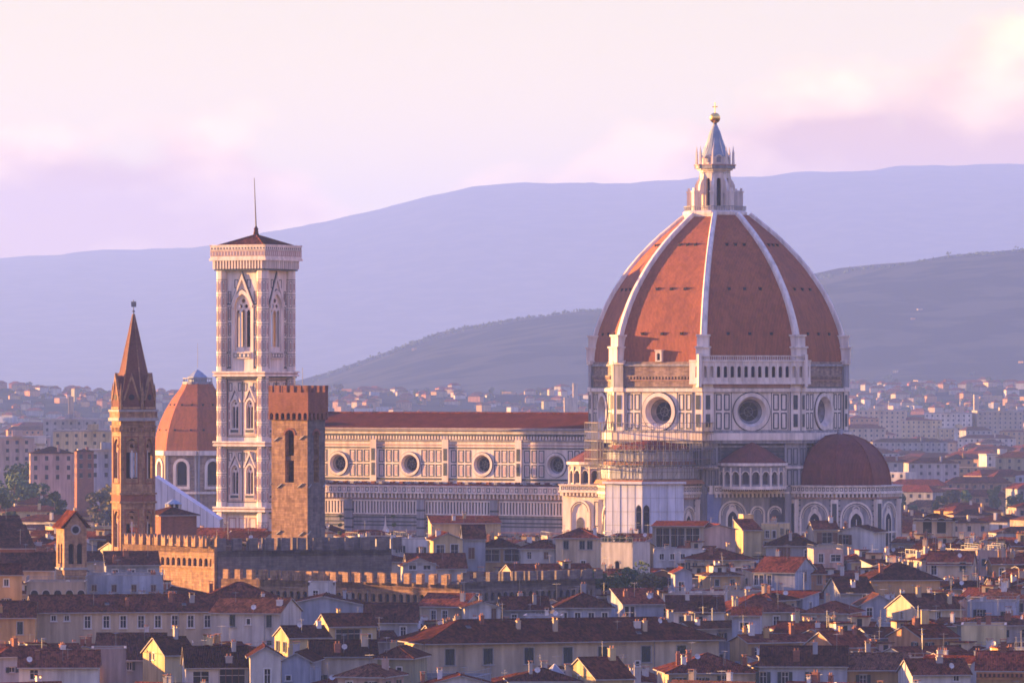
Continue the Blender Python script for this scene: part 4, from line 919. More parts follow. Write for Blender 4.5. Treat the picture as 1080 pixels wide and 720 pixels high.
def house(x, Y, w, d, ez, yaw=0, roof='x', pitch=19, wall='cream', tiles='roof', wins=None, side=None, chim=2, ant=1, name='house', label=None, over=.55, skyl=0, base=0, dish=0, parapet=.9, group=None, extra=None):
    """x, Y = centre of the front wall on the ground; ez = eaves height; wins = front windows (u, z, w, h, kind)"""
    rr = random.Random(int(x * 13 + Y * 7)); o = empty(name, (x, Y, base), yaw); o['category'] = 'house' if name == 'house' else name.replace('_', ' ')
    if label: o['label'] = label
    if group: o['group'] = group
    BOXES.append(obb(x, Y, w, d, yaw, .3)); HOUSES.append(dict(o=o, x=x, Y=Y, w=w, d=d, ez=ez, yaw=yaw, roof=roof, wall=wall, tiles=tiles, chim=chim, label=label, wins=wins, px=540 + x * F / Y, py=HY + (H - ez) * F / Y))
    m = 'p_' + wall; hw = w / 2; f0, f1, f2, f3 = Fr(0, 0, 0), Fr(hw, d / 2, 90), Fr(0, d, 180), Fr(-hw, d / 2, -90)
    tp = math.tan(R(pitch)); b = MB(m)
    wins = wins if wins is not None else auto_wins(rr, w, ez)
    side = side if side is not None else (auto_wins(rr, d, ez, True) if abs(yaw) > 4 else [])
    for f, h, ws in ((f0, hw, wins), (f1, d / 2, side if yaw < 0 else []), (f2, hw, []), (f3, d / 2, side if yaw > 0 else [])):
        wall_holes(b, f, h, ez, m, [(q[0] - q[2] / 2, q[0] + q[2] / 2, q[1], q[1] + q[3]) for q in ws])
        for q in ws: put_window(o, f, *q)
    rise = 0
    if roof in ('x', 'y'):
        run = d / 2 if roof == 'x' else hw; rise = run * tp
        for f, h in (((f1, d / 2), (f3, d / 2)) if roof == 'x' else ((f0, hw), (f2, hw))): b.face((f.p(-h, ez), f.p(h, ez), f.p(0, ez + rise)), m)
    if roof == 'shed': rise = d * tp; b.face((f1.p(-d / 2, ez), f1.p(d / 2, ez), f1.p(d / 2, ez + rise)), m); b.face((f3.p(-d / 2, ez), f3.p(d / 2, ez), f3.p(-d / 2, ez + rise)), m); b.face((f2.p(-hw, ez), f2.p(hw, ez), f2.p(hw, ez + rise), f2.p(-hw, ez + rise)), m)
    if roof == 'flat':
        for f, h in ((f0, hw), (f1, d / 2), (f2, hw), (f3, d / 2)): b.box(f, -h, h, ez, ez + parapet, -.25, 0, m); b.box(f, -h - .05, h + .05, ez + parapet, ez + parapet + .1, -.3, .06, 'stonetrim')
    wo_ = b.build('wall', o)
    r = MB(tiles); T = .16
    def slab(a, b_, c, e):
        q = [Vector(p) for p in (a, b_, c, e)]; t = [p + Vector((0, 0, T)) for p in q]; r.face(t, tiles); r.face(q[::-1], 'shutb'); r.strip(q + q[:1], t + t[:1], 'stonetrim')
    v = over; zE = ez - v * tp + .03
    if roof == 'x':
        zr = ez + rise + .03; g = .25
        slab((-hw - g, -v, zE), (hw + g, -v, zE), (hw + g, d / 2, zr), (-hw - g, d / 2, zr)); slab((hw + g, d + v, zE), (-hw - g, d + v, zE), (-hw - g, d / 2, zr), (hw + g, d / 2, zr)); r.tube((-hw - g, d / 2, zr + T), (hw + g, d / 2, zr + T), .14, tiles, n=6)
    elif roof == 'y':
        zr = ez + rise + .03; g = .35
        slab((-hw - v, d + g, zE), (-hw - v, -g, zE), (0, -g, zr), (0, d + g, zr)); slab((hw + v, -g, zE), (hw + v, d + g, zE), (0, d + g, zr), (0, -g, zr)); r.tube((0, -g, zr + T), (0, d + g, zr + T), .14, tiles, n=6)
    elif roof == 'hip':
        k = min(hw, d / 2); rise = k * tp; zr = ez + rise + .03; ex0, ex1 = -hw + k, hw - k; ey0, ey1 = k, d - k
        P = [(-hw - v, -v, zE), (hw + v, -v, zE), (hw + v, d + v, zE), (-hw - v, d + v, zE)]
        if hw >= d / 2: A, B = (ex0, d / 2, zr), (ex1, d / 2, zr); fs = [(P[0], P[1], B, A), (P[2], P[3], A, B), (P[1], P[2], B), (P[3], P[0], A)]
        else: A, B = (0, ey0, zr), (0, ey1, zr); fs = [(P[1], P[2], B, A), (P[3], P[0], A, B), (P[0], P[1], A), (P[2], P[3], B)]
        up = Vector((0, 0, T))
        for q in fs: r.face([Vector(p) + up for p in q], tiles)
        r.face([Vector(p) for p in P[::-1]], 'shutb'); PP = [Vector(p) for p in P]; r.strip(PP + PP[:1], [p + up for p in PP + PP[:1]], 'stonetrim')
        r.tube(Vector(A) + up, Vector(B) + up + Vector((.01, 0, 0)), .14, tiles, n=5)
        for p in P: q = A if (abs(p[0] - A[0]) + abs(p[1] - A[1])) < (abs(p[0] - B[0]) + abs(p[1] - B[1])) else B; r.tube(Vector(p) + up, Vector(q) + up, .13, tiles, n=5)
    elif roof == 'shed':
        zr = ez + rise + .03; slab((-hw - .25, -v, zE), (hw + .25, -v, zE), (hw + .25, d + .2, zr + .2 * tp), (-hw - .25, d + .2, zr + .2 * tp))
    else:
        r.face([(-hw + .2, .2, ez + .02), (hw - .2, .2, ez + .02), (hw - .2, d - .2, ez + .02), (-hw + .2, d - .2, ez + .02)], 'conc')
    ro = r.build('roof', o)
    def rz(u, y):
        if roof == 'x': return ez + rise - abs(y - d / 2) * tp
        if roof == 'y': return ez + rise - abs(u) * tp
        if roof == 'hip': return ez + min(hw - abs(u), d / 2 - abs(y - d / 2)) * tp
        if roof == 'shed': return ez + y * tp
        return ez
    for i in range(chim):
        u, y = rr.uniform(-hw * .85, hw * .85), rr.uniform(.5, d * .75); z = max(rz(u, y), rz(u, y + .5)); c = MB(); cw, cd, ch = rr.uniform(.25, .5), rr.uniform(.22, .4), rr.uniform(.8, 1.7); mm = rr.choice(['stonetrim', m, m, 'brick', 'frame'])
        f = Fr(u, y, 0); c.box(f, -cw, cw, z - 1, z + ch, -cd * 2, 0, mm); c.box(f, -cw - .08, cw + .08, z + ch, z + ch + .1, -cd * 2 - .08, .08, mm)
        st_ = rr.random()
        if st_ < .5:
            for e in (-1, 1): c.box(f, e * cw - .07 * (e > 0) , e * cw + .07 * (e < 0) , z + ch + .1, z + ch + .4, -cd * 2, 0, mm)
            c.box(f, -cw - .1, cw + .1, z + ch + .4, z + ch + .5, -cd * 2 - .1, .1, 'clay')
        else:
            for e in (-.5, .5): c.tube(f.p(e * cw, z + ch, -cd), f.p(e * cw, z + ch + .45, -cd), .12, 'clay', .09, 6)
        c.build('chimney', ro)
    for i in range(ant):
        u, y = rr.uniform(-hw * .8, hw * .8), rr.uniform(.5, d * .8); z = rz(u, y); a = MB(); hh = rr.uniform(1.6, 3.6); a.tube((u, y, z - .3), (u, y, z + hh), .035, 'metal', n=4); aa = rr.uniform(0, 3.1); dx, dy = math.cos(aa), math.sin(aa)
        a.tube((u - dx * .7, y - dy * .7, z + hh - .2), (u + dx * .7, y + dy * .7, z + hh - .2), .025, 'metal', n=4)
        for j in range(-3, 4): a.tube((u + dx * j * .2 + dy * .35, y + dy * j * .2 - dx * .35, z + hh - .2), (u + dx * j * .2 - dy * .35, y + dy * j * .2 + dx * .35, z + hh - .2), .018, 'metal', n=3)
        a.build('antenna', ro)
    for i in range(dish):
        u, y = rr.uniform(-hw * .8, hw * .8), rr.uniform(.2, d * .4); z = rz(u, y) + .8; a = MB(); c = Vector((u, y, z)); n_ = Vector((rr.uniform(-.3, .5), -.9, .35)).normalized(); t1 = n_.orthogonal().normalized(); t2 = n_.cross(t1); rows = []
        for rad, dep in ((0.02, -.14), (.25, -.1), (.42, 0)): rows.append([c + (t1 * math.cos(2 * math.pi * j / 14) + t2 * math.sin(2 * math.pi * j / 14)) * rad + n_ * dep for j in range(14)])
        for A, B in zip(rows, rows[1:]): a.strip(A + A[:1], B + B[:1], 'frame')
        a.tube(c - n_ * .14, (u, y, z - 1.2), .04, 'metal', n=4); a.tube(c - n_ * .1, c + n_ * .4, .02, 'metal', n=3); a.build('satellite_dish', ro)
    if label is None and roof in ('x', 'hip') and rr.random() < .4:
        u, y = rr.uniform(-hw * .5, hw * .5), d * .22; z = rz(u, y) - .3; a = MB(); bw = rr.uniform(.8, 1.6); bh = rr.uniform(1.4, 2.2); f = Fr(u, y, 0); mm = rr.choice(['p_white', 'p_cream', m, 'p_beige'])
        a.box(f, -bw, bw, z - .6, z + bh, -2.4, 0, mm); a.box(f, -bw - .3, bw + .3, z + bh, z + bh + .14, -2.5, .35, tiles); a.box(f, -.4, .4, z + .5, z + bh - .3, -.1, .02, 'glass', False); a.build('dormer', ro)
    if label is None and rr.random() < .6:
        a = MB(); u = rr.choice([-1, 1]) * (hw - .35); a.tube((u, -.1, ez - .1), (u, -.1, max(0, ez - 12)), .07, 'metal', n=5); a.build('downpipe', o)
    for i in range(skyl):
        u, y = rr.uniform(-hw * .7, hw * .7), rr.uniform(.8, d * .4)
        if roof in ('x', 'hip', 'shed'):
            a = MB(); z = rz(u, y); z2 = z + .8 * tp; q = [Vector((u - .35, y, z + .28)), Vector((u + .35, y, z + .28)), Vector((u + .35, y + .8, z2 + .28)), Vector((u - .35, y + .8, z2 + .28))]; lo_ = [p - Vector((0, 0, .3)) for p in q]; a.face(q, 'glass'); a.strip(lo_ + lo_[:1], q + q[:1], 'metal'); a.build('skylight', ro)
    if extra == 'terrace':
        a = MB()
        for f, h in ((f0.off(0, 0, -.12), hw), (f1.off(0, 0, -.12), d / 2), (f3.off(0, 0, -.12), d / 2)):
            n = max(2, int(h * 2 / 1.2))
            for j in range(n + 1): u = -h + 2 * h * j / n; a.tube(f.p(u, ez + parapet), f.p(u, ez + parapet + .9), .04, 'metal', n=4)
            a.tube(f.p(-h, ez + parapet + .9), f.p(h, ez + parapet + .9), .04, 'metal', n=4)
        a.build('railing', o)
    if extra == 'pipe':
        a = MB(); a.tube((hw * .55, -.12, ez - .1), (hw * .55, -.12, ez - 14), .07, 'metal', n=5); a.build('downpipe', o)
    return o
def auto_wins(rr, w, ez, side=False):
    n = max(1, int(w / rr.uniform(2.6, 3.6))); out = []; st = w / n; kd = rr.choice(['shut', 'shutb', 'closed', 'plain', 'closedb', 'shut']); ww, wh = rr.choice([(.9, 1.5), (1.0, 1.7), (.8, 1.2), (.9, 1.4), (1.0, 1.6)])
    for fl in range(2):
        z = ez - .7 - wh - fl * 3.3
        for i in range(n):
            if rr.random() < (.35 if side else .14): continue
            k = kd if rr.random() > .25 else rr.choice(['plain', 'closed']); out.append((-w / 2 + st * (i + .5) + rr.uniform(-.15, .15), z + (rr.random() < .1) * .3, ww, wh if rr.random() > .1 else .8, k))
    if st < 1.9: out = [q for i, q in enumerate(out) if i % 2 == 0]
    return out
YP = [(400, 3000), (545, 1275), (552, 1262), (560, 1238), (580, 1168), (600, 1100), (620, 1035), (650, 955), (680, 898), (700, 865), (722, 832), (760, 780)]
def Yat(py):
    for (a, y0), (b, y1) in zip(YP, YP[1:]):
        if a <= py <= b: return y0 + (y1 - y0) * (py - a) / (b - a)
    return 780
def pyat(Y):
    for (a, y0), (b, y1) in zip(YP, YP[1:]):
        if y1 <= Y <= y0: return a + (b - a) * (Y - y0) / (y1 - y0)
    return 740
def hp(x0, x1, eave, d=11, yaw=0, Y=None, **k):
    """house by the left and right pixel column of its front and the pixel row of its eaves"""
    Y = Y or Yat(eave); c = math.cos(R(yaw)); w = (x1 - x0) * Y / F / max(.3, c); xc = px((x0 + x1) / 2, Y)
    return house(xc, Y, w, d, zz(eave, Y), yaw, **k)
def row(w, n, z_off, ww, wh, kind, ez, u0=0, skip=()):
    return [(-w / 2 + w * (i + .5) / n + u0, ez - z_off - wh, ww, wh, kind) for i in range(n) if i not in skip]
def wpx(x0, x1, eave, cols, top, bot, wpix, kind, Y=None, yaw=0):
    """front windows by pixel: columns, top and bottom row, width"""
    Y = Y or Yat(eave); c = math.cos(R(yaw)); xc = (x0 + x1) / 2; s = Y / F
    return [((q - xc) * s / c, zz(bot, Y), wpix * s / c, (bot - top) * s, kind) for q in cols]
PROT = {}
# ------------------------------------------------------------------ the houses one can pick out in the photograph
# --- left side
Ww = wpx(38, 232, 648, [57, 71, 93, 113, 131, 150, 168, 186, 203, 221], 651, 664, 6.5, 'plain')
Ww = [q if i > 1 else (q[0], q[1] + 1.2, .8, .9, 'plain') for i, q in enumerate(Ww)]
hp(36, 232, 645, 13, 9, wall='cream', tiles='roof', wins=Ww, side=[], chim=3, ant=3, pitch=20, skyl=2, name='palazzo', label='very long low cream building with a row of ten windows under a brown roof', extra='pipe')
hp(-14, 37, 651, 13, 3, wall='ochre', tiles='roof', wins=wpx(-14, 37, 650, [21], 655, 668, 6, 'closed'), side=[], chim=1, label='ochre house with one dark window, joined to the very long cream building')
hp(-10, 57, 601, 12, 2, wall='cream', tiles='roofd', wins=wpx(-10, 57, 601, [22, 46], 604, 616, 9, 'plain'), side=[], roof='x', pitch=24, chim=1, label='cream house with two dark square windows left of the gabled belfry', Y=1052)
hp(28, 90, 619, 9, 2, Y=1000, wall='beige', roof='flat', wins=[(-3.6 + 1.95 * i, zz(632, 1000), 1.25, 1.55, 'arch') for i in range(5)], side=[], chim=0, ant=2, dish=1, label='low beige loggia with five dark round arches below the gabled belfry', extra='terrace')
hp(90, 172, 612, 14, 4, Y=1015, wall='bluegrey', roof='flat', chim=3, ant=3, dish=1, label='grey blue flat-topped building with a cluttered terrace right of the gabled belfry', extra='terrace', side=[])
hp(112, 168, 596, 10, 6, Y=1062, wall='bluegrey', roof='shed', tiles='roofd', pitch=12, chim=2, side=[], label='slate grey shed-roofed block at the foot of the slim brick spire')
hp(-8, 23, 606, 9, 10, Y=1012, wall='ochre', roof='x', tiles='roof', chim=1, label='little house with a brown roof at the left edge beside the cream house')
hp(0, 36, 578, 12, 14, Y=1150, wall='brick', roof='shed', tiles='roofd', chim=0, wins=[], label='windowless red brick block left of the gabled belfry')
hp(0, 24, 556, 12, 14, Y=1230, wall='olive', roof='x', tiles='roofd', chim=1, label='dim olive house above the red brick block at the left edge')
hp(170, 207, 543, 9, 24, Y=1190, wall='brick', roof='hip', tiles='roofd', chim=0, ant=0, wins=[], side=[], label='small red brick house under a dark hipped roof before the white sheeted roof')
hp(196, 312, 640, 17, 4, Y=975, wall='beige', roof='hip', tiles='roof', pitch=23, chim=2, ant=2, skyl=1, label='broad house with a large dark red hipped roof under the shaded fortress wall', side=[])
hp(222, 296, 646, 12, -14, Y=948, wall='white', roof='x', tiles='roofb', wins=wpx(222, 296, 646, [245, 284], 648, 661, 6, 'closed', 948, -14) + wpx(222, 296, 646, [262], 652, 658, 4, 'plain', 948, -14) + wpx(222, 296, 646, [284], 675, 684, 5, 'closed', 948, -14), side=[], chim=1, dish=1, label='tall plain cream-white house with few windows and a drainpipe', extra='pipe')
hp(290, 392, 640, 15, 0, Y=972, wall='bluegrey', roof='y', pitch=12, tiles='roofd', wins=[(1.9, 14.5, .9, 1.9, 'plain')], side=[], chim=2, ant=2, label='large blue-grey plastered gable wall with a single narrow window')
hp(325, 353, 617, 6, 0, Y=1012, wall='white', roof='flat', chim=0, ant=0, wins=[(-1, 18.6, .9, 1.5, 'plain'), (1.1, 19, .8, .8, 'plain')], side=[], parapet=.5, label='tiny white rooftop box before the long sunlit crenellated wall')
hp(384, 440, 656, 12, 0, Y=950, wall='grey', roof='x', tiles='roofd', pitch=24, chim=0, side=[], label='house with a plain dark grey-brown roof left of the white gabled house')
hp(347, 397, 660, 8, 16, Y=918, wall='yellow', roof='x', tiles='roof', wins=[(-.7, zz(677, 918), 3.9, 2.1, 'glazed'), (2.7, zz(674, 918), .5, .8, 'plain')], side=[(-1.4, zz(671, 918), .8, 1.2, 'plain'), (1.4, zz(671, 918), .8, 1.2, 'plain')], chim=1, ant=1, pitch=22, label='yellow rooftop house with a wide brown glazed loggia')
hp(305, 348, 672, 8, 18, Y=905, wall='yellow', roof='x', tiles='roofd', chim=1, dish=1, pitch=20, wins=[], label='low sunlit gable beside the yellow house with the glazed loggia')
hp(100, 172, 695, 14, 0, Y=885, wall='grey', roof='x', tiles='roofd', pitch=26, chim=1, ant=1, side=[], label='low house under a wide charcoal brown roof at the lower left')
hp(20, 104, 703, 9, 3, Y=858, wall='white', roof='x', tiles='roof', pitch=24, chim=2, ant=2, dish=1, wins=wpx(20, 104, 702, [36], 706, 716, 9, 'plain', 858), side=[], label='white house with a brown roof in the lower left corner')
hp(97, 133, 686, 8, 4, Y=868, wall='pink', roof='flat', chim=0, ant=1, wins=[], side=[], parapet=.3, label='blank pinkish box right of the white corner house')
hp(174, 206, 690, 10, 22, Y=876, wall='yellow', roof='x', tiles='roofd', chim=1, ant=0, pitch=24, wins=[], side=[(0, 14.5, .7, 1.0, 'plain')], label='house with a bright yellow gable left of the house with the dark glazed veranda')
hp(196, 262, 703, 10, 6, Y=852, wall='white', roof='x', tiles='roofd', pitch=27, chim=2, ant=1, wins=wpx(196, 262, 703, [212], 707, 722, 17, 'plain', 852) + wpx(196, 262, 703, [245], 705, 724, 27, 'glazed', 852), side=[], label='white house with a dark glazed veranda at the bottom edge')
hp(264, 296, 692, 11, 4, Y=846, wall='white', roof='y', tiles='roofd', pitch=30, chim=0, ant=0, wins=wpx(264, 296, 692, [282], 705, 722, 7, 'plain', 846), side=[], label='white gable end joined to the house with the dark veranda')
hp(297, 327, 697, 12, -6, Y=866, wall='bluegrey', roof='y', tiles='roofd', pitch=28, chim=1, ant=1, wins=wpx(297, 327, 697, [304], 712, 717, 5, 'plain', 866), side=[], label='pale grey gable with a small window right of the white gable end')
hp(328, 398, 692, 11, 4, Y=880, wall='beige', roof='x', tiles='roofd', pitch=20, chim=2, ant=2, wins=wpx(328, 398, 692, [333], 696, 701, 7, 'plain', 880) + wpx(328, 398, 692, [336], 711, 719, 9, 'shut', 880), side=[], dish=1, label='beige house with a dark roof and small shuttered window under the loggia house')
hp(356, 404, 713, 9, -18, Y=842, wall='pink', roof='hip', tiles='roofb', pitch=22, chim=1, ant=1, label='low pink house with a hipped roof at the bottom edge left of the olive house')
hp(398, 434, 693, 10, -12, Y=862, wall='olive', roof='hip', tiles='roofd', pitch=27, chim=1, ant=1, wins=wpx(398, 434, 693, [408, 421], 703, 712, 5, 'plain', 862, -12), label='olive house with a pointed dark hipped roof left of the large ochre palazzo', side=[])
# --- the big ochre palazzo at the bottom
cols = [475, 515, 558, 599, 636, 682, 720]
hp(452, 760, 675, 15, 19, Y=910, wall='cream', roof='hip', tiles='roof', pitch=21, wins=wpx(452, 760, 678, cols, 682, 699, 9.5, 'closed', 910, 19), side=[(0.5, zz(699, 910), 1.1, 2.4, 'closedb')], chim=6, ant=2, skyl=2, dish=1, over=.9, name='palazzo', label='large ochre palazzo with big dark windows and a wide tiled roof at the bottom centre', extra='pipe')
hp(441, 489, 639, 9, -22, Y=1002, wall='cream', roof='x', tiles='roof', pitch=22, wins=wpx(441, 489, 641, [457, 469], 643, 654, 5, 'plain', 1002, -22), side=[(-2, 15.2, 1.6, 2.9, 'plain')], chim=1, ant=1, dish=0, label='cream house with two windows above the large ochre palazzo')
hp(491, 528, 641, 9, 5, Y=993, wall='white', roof='y', tiles='roofb', pitch=18, wins=wpx(491, 528, 641, [521], 640, 656, 5, 'closedb', 993), side=[], chim=1, ant=1, label='white gable with a tall brown door above the large ochre palazzo')
hp(530, 580, 643, 12, 4, Y=1000, wall='grey', roof='x', tiles='roof', pitch=17, chim=2, ant=2, side=[], label='grey house with a low brown roof behind the large ochre palazzo')
hp(552, 592, 652, 9, -3, Y=960, wall='bluegrey', roof='flat', chim=1, ant=1, dish=1, parapet=.4, side=[], label='blue-grey terrace house just behind the large ochre palazzo')
hp(572, 594, 637, 8, -25, Y=1012, wall='white', roof='y', tiles='roofb', pitch=22, chim=0, ant=1, label='narrow white gabled house below the dark crenellated wall')
hp(588, 645, 640, 12, 2, Y=990, wall='bluegrey', roof='hip', tiles='roofd', pitch=24, chim=1, ant=2, wins=row(9, 4, .3, 1.0, 1.0, 'plain', 17.5), side=[], label='blue-grey house with four windows and a dark hipped roof before the roof garden')
# --- in front of the nave
hp(412, 455, 573, 12, 6, Y=1190, wall='white', roof='flat', chim=2, ant=2, dish=1, extra='terrace', side=[], label='white terraced house between the shaded fortress wall and the yellow loggia house')
hp(455, 528, 552, 12, 4, Y=1262, wall='yellow', roof='shed', pitch=6, tiles='roof', wins=[], side=[], chim=2, ant=2, label='long blank cream-yellow block right under the nave wall')
hp(430, 492, 599, 11, 5, Y=1125, wall='white', roof='x', tiles='roof', pitch=24, chim=1, ant=1, wins=[], side=[], label='house with a red-brown roof above the crenellated wall, left of the yellow loggia house')
hp(425, 460, 596, 6, 5, Y=1115, wall='white', roof='y', tiles='roofd', pitch=22, chim=0, ant=0, wins=[(-1.3, 20.4, 1.4, 1.3, 'plain'), (1.4, 20.4, 1.4, 1.3, 'plain')], side=[], label='white dormer gable with two dark windows above the crenellated wall')
hp(457, 488, 569, 9, 8, Y=1166, wall='yellow', roof='y', tiles='roof', pitch=23, chim=1, ant=0, wins=[(-1.5, zz(585, 1166), 1.6, 2.0, 'plain'), (1.3, zz(592, 1166), 1.5, 3.4, 'plain')], side=[], label='yellow gabled loggia house lit by the sun below the nave')
hp(489, 512, 568, 10, 4, Y=1174, wall='bluegrey', roof='x', tiles='roof', pitch=26, chim=0, ant=1, wins=[(-.6, zz(589, 1174), 1.2, 2.2, 'closedb')], side=[], label='pale blue-grey house with one red-brown shutter below the nave')
hp(508, 548, 577, 9, 3, Y=1176, wall='ochre', roof='hip', tiles='roofd', pitch=22, chim=0, ant=1, wins=[(-1.8, zz(592, 1176), 3.2, 2.4, 'glazed'), (2.2, zz(592, 1176), 3.0, 2.4, 'glazed')], side=[], label='house with a dark glazed veranda under a wide brown roof below the nave')
hp(549, 585, 578, 10, -16, Y=1170, wall='white', roof='hip', tiles='roofd', pitch=22, chim=1, ant=1, label='white house with a hipped brown roof beside the glazed veranda')
hp(586, 630, 567, 9, -10, Y=1166, wall='cream', roof='hip', tiles='roof', pitch=22, wins=wpx(586, 630, 567, [597, 614, 622], 570, 579, 5.5, 'closed', 1166, -10) + wpx(586, 630, 567, [615], 591, 600, 5, 'plain', 1166, -10), side=[(0, 21, 1.2, 3, 'plain')], chim=1, ant=1, label='square cream house with dark shutters left of the white tower house')
hp(634, 667, 577, 6.4, -32, Y=1128, wall='white', roof='flat', wins=[(.1, zz(604, 1128), 1.0, 2.3, 'arch'), (0, zz(616, 1128), 1.7, 1.4, 'arch')], side=[(0, 20, .8, 1.6, 'plain')], chim=0, ant=1, extra='terrace', name='tower_house', label='white tower house with a slim arched window and plants on its roof terrace')
hp(688, 742, 555, 13, -6, Y=1215, wall='beige', roof='shed', pitch=3, tiles='roofr', wins=[(-3.1 + 3.05 * i, zz(577, 1215), 2.75, 4.0, 'glazed') for i in range(3)], side=[], chim=0, ant=0, over=1.0, name='loggia_house', label='modern box house with three tall dark openings under a thin roof')
hp(742, 776, 558, 11, 16, Y=1216, wall='pink', roof='y', pitch=14, tiles='roofr', wins=[], side=[], chim=0, ant=1, label='blank pink wall sloping down right of the modern box house')
hp(690, 744, 581, 7, 0, Y=1190, wall='white', roof='flat', wins=[(-3.6 + 2.1 * i, zz(590, 1190), .9, 1.2, 'plain') for i in range(4)], side=[], chim=1, ant=0, parapet=.3, label='low white strip with four small windows under the modern box house')
hp(784, 803, 559, 8, 12, Y=1226, wall='yellow', roof='shed', pitch=14, tiles='roofr', chim=0, ant=0, wins=[], side=[], name='house', label='blank yellow half of the tall house at the corner of the apse')
hp(803, 821, 555, 8, -20, Y=1229, wall='yellow', roof='flat', chim=2, ant=0, wins=[(-.6, zz(567, 1229), .8, 1.5, 'plain'), (.9, zz(567, 1229), .7, 1.5, 'plain'), (-.9, zz(576, 1229), .8, 1, 'plain')], label='yellow house with paired windows and white chimneys before the apse', parapet=.6)
hp(784, 795, 544, 4, 12, Y=1236, wall='yellow', roof='flat', chim=0, ant=0, wins=[], side=[], parapet=.3, label='short yellow stair turret above the blank yellow house')
hp(808, 858, 575, 12, -4, Y=1200, wall='grey', roof='hip', tiles='roofd', pitch=24, chim=1, ant=1, side=[], wins=[(-1.2, zz(590, 1200), 2.6, 2.5, 'closedb'), (3.4, zz(590, 1200), 1, 2, 'plain')], label='grey house with a dark hipped roof right of the yellow house before the apse')
hp(796, 838, 603, 11, -24, Y=1106, wall='bluegrey', roof='x', tiles='roof', pitch=24, wins=wpx(787, 815, 603, [780, 786, 795], 606, 617, 4.5, 'plain', 1106), side=[(0, 18.5, .9, 2.0, 'closedb')], chim=1, ant=1, label='blue-grey house with narrow windows beside the sunlit ochre gable')
hp(858, 884, 558, 8, 6, Y=1226, wall='cream', roof='x', tiles='roof', pitch=20, wins=[(.3, zz(573, 1226), 2.1, 2.3, 'shutb')], side=[], chim=1, ant=0, label='cream house with a big red-shuttered window before the east apse')
hp(884, 921, 561, 10, -18, Y=1232, wall='white', roof='y', tiles='roofd', pitch=16, chim=1, ant=1, wins=[(-2.2, zz(574, 1232), 1.3, 2, 'shutb')], side=[], label='white house with a low gable before the east apse')
hp(858, 890, 584, 9, 5, Y=1180, wall='pink', roof='flat', chim=0, ant=1, wins=[(-1.5, zz(593, 1180), 1, 1.8, 'plain'), (1.4, zz(592, 1180), 2, 1.4, 'plain')], side=[], extra='terrace', label='pale pink terrace house below the cream house with the red shutters')
hp(966, 1004, 549, 7, -10, Y=1268, wall='cream', roof='hip', tiles='roofd', pitch=20, wins=[(-1.4, zz(562, 1268), 1.9, 3.2, 'arch'), (1.6, zz(562, 1268), 1.9, 3.2, 'arch')], side=[], chim=1, ant=1, name='tower_house', label='tall cream tower house with two dark arches at the right of the cathedral')
hp(978, 1025, 595, 10, -9, Y=1138, wall='cream', roof='x', tiles='roof', pitch=24, wins=[(-3, zz(606, 1138), 1.1, 1.9, 'plain'), (2.5, zz(602, 1138), 1.1, 1.7, 'closed')], side=[], chim=2, ant=1, dish=1, label='cream house with a red-brown roof and two odd windows on the right side')
hp(918, 992, 611, 12, 10, Y=1080, wall='ochre', roof='hip', tiles='roofd', pitch=24, wins=[], side=[], chim=3, ant=2, label='long low ochre wall under a broad dark hipped roof on the right side')
hp(841, 871, 605, 9, 8, Y=1112, wall='orange', roof='x', tiles='roof', pitch=18, chim=1, ant=0, side=[], wins=[(1.5, 17.8, .8, 1.7, 'closedb')], label='orange-pink house with one slim shutter right of the sunlit gable')
hp(886, 922, 625, 11, 12, Y=1052, wall='grey', roof='x', tiles='roofd', pitch=24, chim=2, ant=1, side=[], wins=[(1.5, zz(633, 1052), .9, 1, 'plain')], label='grey house with one small white-framed window under a steep dark roof')
hp(908, 947, 638, 10, 3, Y=1012, wall='bluegrey', roof='y', tiles='roofb', pitch=28, chim=0, ant=1, side=[], label='broad blue-grey gabled house in the middle of the right-hand roofs')
hp(966, 1016, 642, 10, 26, Y=988, wall='cream', roof='x', tiles='roofd', pitch=24, chim=2, ant=1, side=[(0, 16, .8, 1.3, 'plain')], label='house with a cream sunlit gable and dark roof above the yellow posts')
hp(1020, 1072, 640, 9, -8, Y=1000, wall='bluegrey', roof='flat', chim=3, ant=2, side=[], label='blue-grey terrace block with chimneys near the right edge', extra='terrace')
hp(848, 893, 646, 11, -16, Y=985, wall='beige', roof='hip', tiles='roof', pitch=22, chim=1, ant=1, label='beige house with a brown hipped roof left of the red sunlit roofs')
hp(880, 922, 682, 10, 24, Y=908, wall='orange', roof='x', tiles='roofr', pitch=22, chim=2, ant=1, label='house with a bright red sunlit roof above the bottom right houses')
hp(970, 1012, 672, 9, 30, Y=925, wall='orange', roof='x', tiles='roofr', pitch=20, chim=1, ant=1, label='red-roofed house slanting up to the blank yellow wall')
hp(1014, 1061, 661, 10, -5, Y=942, wall='yellow', roof='flat', chim=2, ant=0, wins=[], side=[], parapet=.3, label='blank bright yellow wall near the right edge')
hp(972, 980, 644, 2, 0, Y=957, wall='yellow', roof='flat', chim=0, ant=0, wins=[], side=[], parapet=.1, name='house', label='slim yellow stair shaft among the roofs at the right')
hp(1030, 1096, 705, 11, -6, Y=852, wall='ochre', roof='x', tiles='roofr', pitch=21, chim=1, ant=0, wins=[], side=[], name='palazzo', label='ochre palazzo with a dentilled cornice in the lower right corner', over=1.1)
hp(962, 1024, 711, 10, 8, Y=850, wall='white', roof='x', tiles='roof', pitch=20, wins=wpx(962, 1024, 708, [1009], 711, 718, 6, 'plain', 850), side=[], chim=2, ant=1, dish=1, label='white house with a small window left of the ochre corner palazzo')
